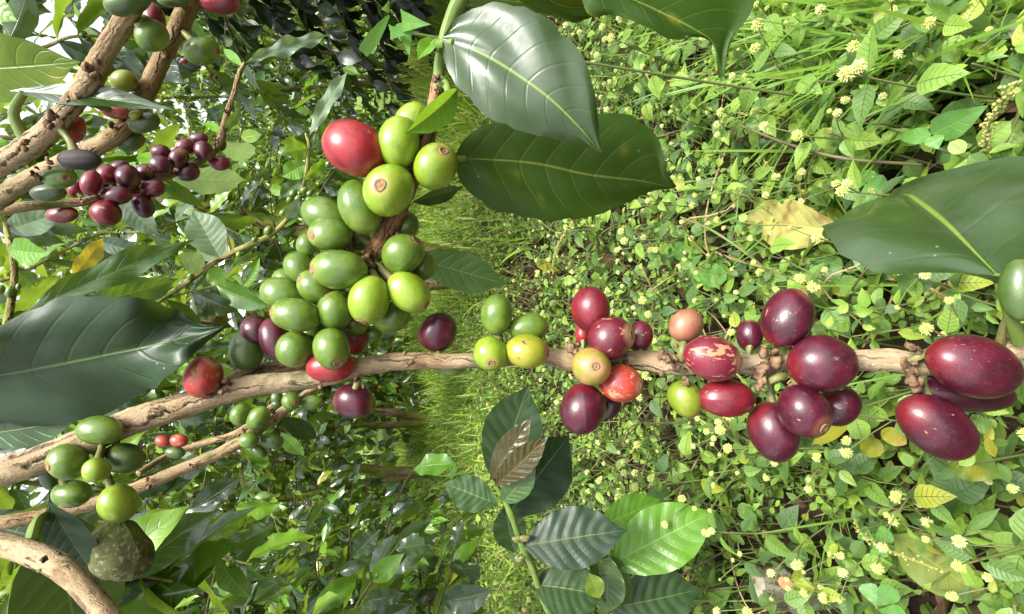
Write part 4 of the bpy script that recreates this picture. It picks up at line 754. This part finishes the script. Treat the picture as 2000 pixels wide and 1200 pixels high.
def cover():
    spots = []
    while len(spots) < 4900:
        y = .22 + rg.random() ** .9 * 2.9; x = rg.uniform(-1, 1) * (.25 + .72 * y)
        q = in_litter(x, y)
        if q < 1 and rg.random() > .12 + .25 * q: continue
        if in_log(x, y): continue
        if y > 1.9 and rg.random() < (y - 1.9) * .6: continue
        spots.append((x, y, terrain_z(x, y) - .004 + rg.random() ** 3 * .05, rg.uniform(0, 6.28), rg.gauss(0, .25), rg.uniform(.7, 1.25)))
    scatter([mini(100 + k) for k in range(28)], spots, 'ground_cover', [M['cover'], M['stalk']])
    sp = []
    while len(sp) < 6200:
        y = 1.9 + rg.random() ** 1.3 * 5; x = rg.uniform(-1, 1) * (.3 + .72 * y); sp.append((x, y, terrain_z(x, y) + rg.random() ** 2 * .06, rg.uniform(0, 6.28), rg.gauss(0, .25), rg.uniform(.8, 1.6)))
    scatter([mini(160 + k) for k in range(16)], sp, 'path_weeds', [M['cover'], M['stalk']])
    # dead leaves under it all
    pr = []
    for k in range(8):
        r = random.Random(k); mb = MB(); add_leaf(mb, (-.035, 0, .004), (1, 0, r.uniform(-.1, .2)), (r.gauss(0, .2), r.gauss(0, .3), 1), prof='coffee', nu=9, nv=4, L=r.uniform(.05, .09), W=r.uniform(.012, .02), fold=r.uniform(.1, .9), curl=r.uniform(-1.6, 1.6), wave=r.uniform(.1, .4), wf=2, ph=k); pr.append(arr(mb))
    sp = []
    while len(sp) < 2300:
        y = .22 + rg.random() * 3.4; x = rg.uniform(-1, 1) * (.25 + .72 * y)
        if len(sp) > 1500: x = LITC.x + rg.gauss(0, .14); y = LITC.y + rg.gauss(0, .2)
        sp.append((x, y, terrain_z(x, y) + rg.uniform(.002, .022), rg.uniform(0, 6.28), rg.gauss(0, .5), rg.uniform(.5, 1.1)))
    scatter(pr, sp, 'leaf_litter', [M['litter']])
    # grass of the path
    def tuft(seed, n, h0, h1, wd, spread):
        r = random.Random(seed); mb = MB()
        for k in range(n):
            a = r.uniform(0, 6.28); le = abs(r.gauss(.25, .3)); d = (math.cos(a) * math.sin(le), math.sin(a) * math.sin(le), math.cos(le)); c = (r.gauss(0, spread), r.gauss(0, spread), 0)
            add_leaf(mb, c, d, (math.cos(a), math.sin(a), .3), prof='blade', nu=6, nv=1, L=r.uniform(h0, h1), W=wd * r.uniform(.7, 1.2), fold=0, curl=-r.uniform(.1, 1.5))
        return arr(mb)
    T1 = [tuft(300 + k, 9, .05, .17, .0042, .035) for k in range(8)]; sp = []
    while len(sp) < 2900:
        y = 1.75 + rg.random() ** 1.1 * 6.5; x = rg.uniform(-1, 1) * (.3 + .75 * y)
        if y < 2.5 and x > -.15 * y and x < .25 and rg.random() < .75: continue
        if math.sin(x * 7 + 2) * math.sin(y * 5.3 + x * 2) < rg.uniform(-.9, .35) - .2: continue
        sp.append((x, y, terrain_z(x, y) - .005, rg.uniform(0, 6.28), 0, rg.uniform(.7, 1.4) * (1 + .04 * y)))
    scatter(T1, sp, 'path_grass', [M['grass']])
    T2 = [tuft(340 + k, 16, .22, .5, .0042, .05) for k in range(6)]; sp = []
    for _ in range(190):
        y = rg.uniform(2.5, 5.2); x = y * rg.uniform(.32, .62) - .1
        sp.append((x, y, terrain_z(x, y) - .01, rg.uniform(0, 6.28), rg.gauss(0, .1), rg.uniform(.7, 1.15)))
    scatter(T2, sp, 'tall_grass', [M['grass']])
    sp = []
    for _ in range(26):
        p = G(rg.uniform(860, 1010), rg.uniform(730, 960)); sp.append((p.x, p.y, 0, rg.uniform(0, 6.28), 0, rg.uniform(.3, .6)))
    for _ in range(30):
        p = G(rg.uniform(1500, 2000), rg.uniform(-60, 120)); sp.append((p.x, p.y, 0, rg.uniform(0, 6.28), 0, rg.uniform(.35, .7)))
    for _ in range(26):
        p = G(rg.uniform(1000, 1900), rg.uniform(0, 1200)); sp.append((p.x, p.y, 0, rg.uniform(0, 6.28), 0, rg.uniform(.3, .6)))
    scatter(T2, sp, 'wild_grass', [M['blade']])
    # dry stalks and runners lying through the plants
    pr = []
    for k in range(10):
        r = random.Random(900 + k); mb = MB(); L = r.uniform(.15, .4); n = 5
        tube(mb, [(L * q / n, r.gauss(0, .02), .03 + r.uniform(-.02, .09)) for q in range(n + 1)], [r.uniform(.0007, .0015)] * (n + 1), 5, .02, mi=r.choice((0, 1, 1, 2))); pr.append(arr(mb))
    sp = []
    for _ in range(520):
        y = .25 + rg.random() * 2.6; x = rg.uniform(-1, 1) * (.25 + .7 * y); sp.append((x, y, rg.uniform(0, .05), rg.uniform(0, 6.28), 0, rg.uniform(.6, 1.2)))
    scatter(pr, sp, 'fallen_stalks', [M['straw'], M['brownstalk'], M['stalk']])
cover()

# ------------------------------------------------------------------ flowering weeds, one object each, each flower head a part
def head_mesh(seed, white):
    r = random.Random(seed); mb = MB(); v, f = sphere_pts(6, 8); mb.add(v * .0042, f, mi=0)
    for k in range(90):
        zz = 1 - 2 * (k + .5) / 90 * .84; a = k * 2.39996; q = math.sqrt(max(0, 1 - zz * zz)); d = Vector((q * math.cos(a) + r.gauss(0, .12), q * math.sin(a) + r.gauss(0, .12), zz + r.gauss(0, .12))).normalized()
        L = r.uniform(.006, .0082); s = d.orthogonal().normalized(); u = d.cross(s); c0 = d * .0036; w0, w1 = .0006, .0005
        vs_ = [c0 + s * w0, c0 + u * w0, c0 - s * w0, c0 - u * w0, d * L * .8 + s * w1 * 1.3, d * L * .8 + u * w1 * 1.3, d * L * .8 - s * w1 * 1.3, d * L * .8 - u * w1 * 1.3, d * L, d * L, d * L, d * L]
        mb.add([list(q_) for q_ in vs_], [[0, 1, 5, 4], [1, 2, 6, 5], [2, 3, 7, 6], [3, 0, 4, 7], [4, 5, 9, 8], [5, 6, 10, 9], [6, 7, 11, 10], [7, 4, 8, 11]], mi=2 if r.random() < white else 1)
    return mb.mesh('flower_head', [M['core'], M['floret'], M['floretwhite']])
HEADS = [head_mesh(k, w_) for k, w_ in enumerate((.05, .15, .5, .25))]
def weed(seed):
    r = random.Random(seed); mb = MB(); h = r.uniform(.11, .25); lx, ly = r.uniform(-.35, .35), r.uniform(-.35, .35); n = r.randint(3, 5)
    def ax(z): return np.array([lx * z * z / h, ly * z * z / h, z])
    tube(mb, [ax(z) for z in np.linspace(0, h, 5)], [.0016, .0015, .0013, .0011, .0009], 6, .02, mi=1)
    tips = []
    for k in range(n):
        z = h * (.25 + .75 * (k + .6) / n); a = k * 1.57 + r.uniform(-.3, .3); L = r.uniform(.030, .049) * (1.05 - .4 * k / n)
        for sg in (0, math.pi):
            d = np.array([math.cos(a + sg), math.sin(a + sg), r.uniform(-.45, .3)])
            add_leaf(mb, ax(z) + d * L * .16, d, (r.gauss(0, .3), r.gauss(0, .3), 1), prof='ovate', nu=10, nv=6, L=L, W=L * r.uniform(.26, .34), fold=r.uniform(.05, .35), curl=r.uniform(.1, .8), vein=.05, nve=7, serr=.10, wave=.04)
        if k >= n - 2:
            for sg in (1.57, 4.71):
                if r.random() < .55:
                    d = np.array([math.cos(a + sg), math.sin(a + sg), 1.3]); e = ax(z) + d * r.uniform(.022, .05); tube(mb, [ax(z), ax(z) * .5 + e * .5 + np.array([0, 0, .004]), e], [.0008, .0007, .0007], 5, .012, mi=1); tips.append(e)
    tips.append(ax(h) + np.array([0, 0, .004]))
    root = mb.obj('flowering_weed', [M['weed'], M['stalk']])
    for e in tips:
        o = bpy.data.objects.new('flower_head', r.choice(HEADS)); col.objects.link(o); o.parent = root; o.location = e; s = r.choice((.42, .6, .72, .85, 1.0)) * r.uniform(.9, 1.1); o.scale = (s, s, s); o.rotation_euler = (r.gauss(0, .6), r.gauss(0, .6), r.uniform(0, 6))
    return root
def weeds():
    protos = [weed(500 + k) for k in range(9)]; pos = []; n = 0; tries = 0
    while n < 295 and tries < 20000:
        tries += 1
        px, py = rg.uniform(985, 2060), rg.uniform(-40, 1240)
        p = G(px, py, .12)
        if in_litter(p.x, p.y) < 1 or in_log(p.x, p.y) or in_log(p.x, p.y + .06) or any((p.x - a) ** 2 + (p.y - b) ** 2 < .047 ** 2 for a, b in pos) or p.y < .26 or (px < 1100 and rg.random() < .6) or math.sin(p.x * 9 + 1.3) * math.sin(p.y * 11 + p.x * 4) < rg.uniform(-1.6, .1): continue
        pos.append((p.x, p.y)); o = protos[n] if n < 9 else copy_tree(protos[n % 9])
        o.location = (p.x, p.y, terrain_z(p.x, p.y)); s = rg.uniform(.7, 1.1); o.scale = (s, s, s); o.rotation_euler = (rg.gauss(0, .12), rg.gauss(0, .12), rg.uniform(0, 6.28))
        tag(o, 'leafy weed with pale yellow pompom flower heads growing in the green ground cover', 'flowering weed', 'flowering weeds in the ground cover'); n += 1
weeds()

# ------------------------------------------------------------------ single things lying or growing on the ground
def dep(px, py, z): return (G(px, py, z) - CAM_C).dot(CF)
def lying(name, label, cat, b, t, hw, mat, z=.11, z2=None, **kw):
    o = big_leaf(None, (*b, dep(*b, z)), (*t, dep(*t, z2 or z)), hw, mat, name=name, **kw); tag(o, label, cat)
    return o
def singles():
    lying('fallen_leaf', 'large yellow fallen coffee leaf with brown patches lying on the weeds', 'fallen leaf', (1650, 450), (1452, 425), 50, 'fallen', .13, roll=-15, curl=.2, wave=.08)
    lying('fallen_leaf', 'big olive green fallen leaf with pale midrib lying near the mossy log', 'fallen leaf', (1742, 1045), (1938, 1178), 52, 'olive', .09, roll=0, curl=.2, wave=.04)
    lying('fallen_leaf', 'narrow yellow fallen leaf below the lowest purple berries', 'fallen leaf', (1665, 828), (1585, 868), 14, 'yellow', .14, roll=20)
    lying('fallen_leaf', 'small yellow fallen leaf above the pair of red berries, on brown litter', 'fallen leaf', (1045, 512), (1095, 530), 10, 'yellow', .06, roll=0)
    def plant(label, px, py, z, leaves, mat, hz=.11, prof='heart', cat='broad leaved weed', name='broad_leaved_weed'):
        g = G(px + 30, py, 0); t = empty(name, G(px, py, z) * 1.0, label, cat); t.location = (g.x, g.y, 0)
        top = G(px, py, z); mb = MB(); tube(mb, [Vector((top.x, top.y + .01, 0)), Vector((top.x, top.y + .008, z * .5)), top], [.0016, .0014, .0012], 6, .01); mb.obj('stem', M['stalk'], t)
        for bx, by, tx, ty, hw in leaves: big_leaf(t, (bx, by, dep(bx, by, z)), (tx, ty, dep(tx, ty, z)), hw, mat, prof=prof, nu=20, nv=8, curl=.3, fold=.12, roll=RG.uniform(-12, 12))
        return t
    plant('weed with two rounded light green leaves just above the big green leaf', 1690, 362, .12, [(1690, 362, 1728, 378, 28), (1690, 358, 1648, 345, 20), (1690, 356, 1700, 332, 16)], 'broad', prof='round')
    plant('arrow shaped pale green leaf standing out of the weeds near the upper edge', 1816, 262, .15, [(1820, 262, 1930, 206, 30), (1818, 266, 1750, 268, 16), (1822, 266, 1832, 292, 16)], 'broad', prof='ovate')
    plant('clover with three heart shaped leaflets beside the olive fallen leaf', 1709, 1057, .12, [(1709, 1057, 1680, 1038, 15), (1709, 1055, 1740, 1040, 16), (1710, 1060, 1718, 1090, 16)], 'broad', prof='clover', cat='clover', name='clover')
    plant('clover with pointed leaflets at the bottom edge below the olive fallen leaf', 1712, 1188, .13, [(1712, 1186, 1692, 1140, 17), (1714, 1184, 1745, 1148, 18), (1716, 1192, 1770, 1205, 18)], 'broad', prof='clover', cat='clover', name='clover')
    plant('weed with round yellow spotted leaves below the lowest purple berry', 1706, 890, .11, [(1728, 880, 1680, 868, 20), (1770, 868, 1722, 840, 17)], 'yellow', prof='round')
    plant('weed with a large yellowing spotted leaf under the outermost purple berries', 1908, 908, .13, [(1880, 895, 1960, 935, 38)], 'yellowgreen', prof='heart')
    plant('weed with a lobed light green leaf under the underside of the big leaf', 1372, 520, .1, [(1420, 545, 1345, 530, 24), (1360, 500, 1300, 480, 20)], 'broad', prof='ovate')
    plant('weed with a bluish green ivy shaped leaf below the yellow fallen leaf', 1610, 510, .1, [(1610, 505, 1628, 575, 28), (1605, 505, 1572, 520, 18)], 'broad', prof='heart')
    plant('tall weed with rough grey green leaves in front of the dark shrub at the top', 770, 60, .62, [(790, 40, 842, 48, 22), (785, 45, 800, 110, 16), (760, 30, 722, 84, 10), (770, 60, 820, 62, 14), (752, 22, 760, 0, 8)], 'broad', prof='ovate')
    # pale seed spikes
    for i, (p0, p1, lab) in enumerate([((1080, 520), (1118, 432), 'pale green seed spike rising above the red berries'), ((1925, 300), (1985, 160), 'long pale seed spike near the upper right of the weeds'), ((1668, 1030), (1830, 1112), 'thin arched seed stalk over the olive fallen leaf')]):
        a = P(*p0, dep(*p0, .12)); b = P(*p1, dep(*p1, .2)); m = a.lerp(b, .5) + Vector((0, 0, .01)); mb = MB(); pts, _ = catmull([a, m, b], [1, 1, 1], .004)
        tube(mb, [a, m, b], [.0009] * 3, 5, .01); r = random.Random(i)
        for q in pts:
            for _ in range(4 if i < 2 else 1): lump(mb, q + np.array([r.gauss(0, .0022) for _ in range(3)]), r.uniform(.0009, .0018), r.randint(0, 999), nr=4, ns=5)
        tag(mb.obj('seed_spike', M['spike']), lab, 'seed spike')
    for p, lab in [([(1448, 246, .2), (1540, 282, .19), (1650, 310, .17), (1800, 322, .12)], 'long brown stem slanting through the flowering weeds below the drooping leaf tip'), ([(1330, 425, .16), (1390, 450, .18), (1470, 505, .15), (1530, 560, .1)], 'green runner stem bending down past the yellow fallen leaf')]:
        mb = MB(); tube(mb, [G(*q) for q in p], [.0016, .0018, .0018, .0016], 7, .01, .1); tag(mb.obj('weed_stem', M['brownstalk'] if p[0][0] > 1400 else M['stalk']), lab, 'stem')
    # mossy cut branch lying on the ground
    t = empty('mossy_log', G(1545, 1150, .03), 'lichen covered piece of branch with a pale cut knot and yellow moss on the ground', 'log'); mb = MB(); dl = dep(1545, 1150, .09)
    tube(mb, [P(1478, 1140, dl), P(1520, 1150, dl), P(1580, 1155, dl + .01), P(1660, 1140, dl + .03)], [.022, .026, .024, .018], 16, .004, .22, None, 3); mb.obj('wood', M['lichen'], t)
    mb = MB(); c = P(1537, 1142, dl - .022); v, f = sphere_pts(8, 14); mb.add((v * np.array([.014, .008, .003])) @ frame(CX * .8 - CY * .6, CAM_C - c) + np.array(c), f); mb.obj('cut_knot', M['cutwood'], t)
    mb = MB(); r = random.Random(4)
    for k in range(900):
        c = P(r.gauss(1522, 14), r.gauss(1160, 16), dl - .019 + r.uniform(-.003, .006)); d = (CAM_C - c).normalized() + Vector((r.gauss(0, .5), r.gauss(0, .5), r.gauss(.3, .5)))
        add_leaf(mb, c, d, (r.gauss(0, 1), r.gauss(0, 1), 1), prof='blade', nu=2, nv=1, L=r.uniform(.003, .007), W=.0006, fold=0, curl=.3)
    mb.obj('moss', M['mossy'], t)
M['lichen'] = bark_mat('lichen_bark', (.24, .22, .16), (.15, .13, .09), (.05, .04, .03), (.38, .39, .31), .1, .5)
M['cutwood'] = plain('cut_wood', (.55, .32, .18), (.40, .22, .11), 120, .7, .5, .2)
M['mossy'] = grass_mat('moss', [(0, (.12, .12, .01)), (.6, (.25, .24, .015)), (1, (.38, .34, .03))], .3)
singles()
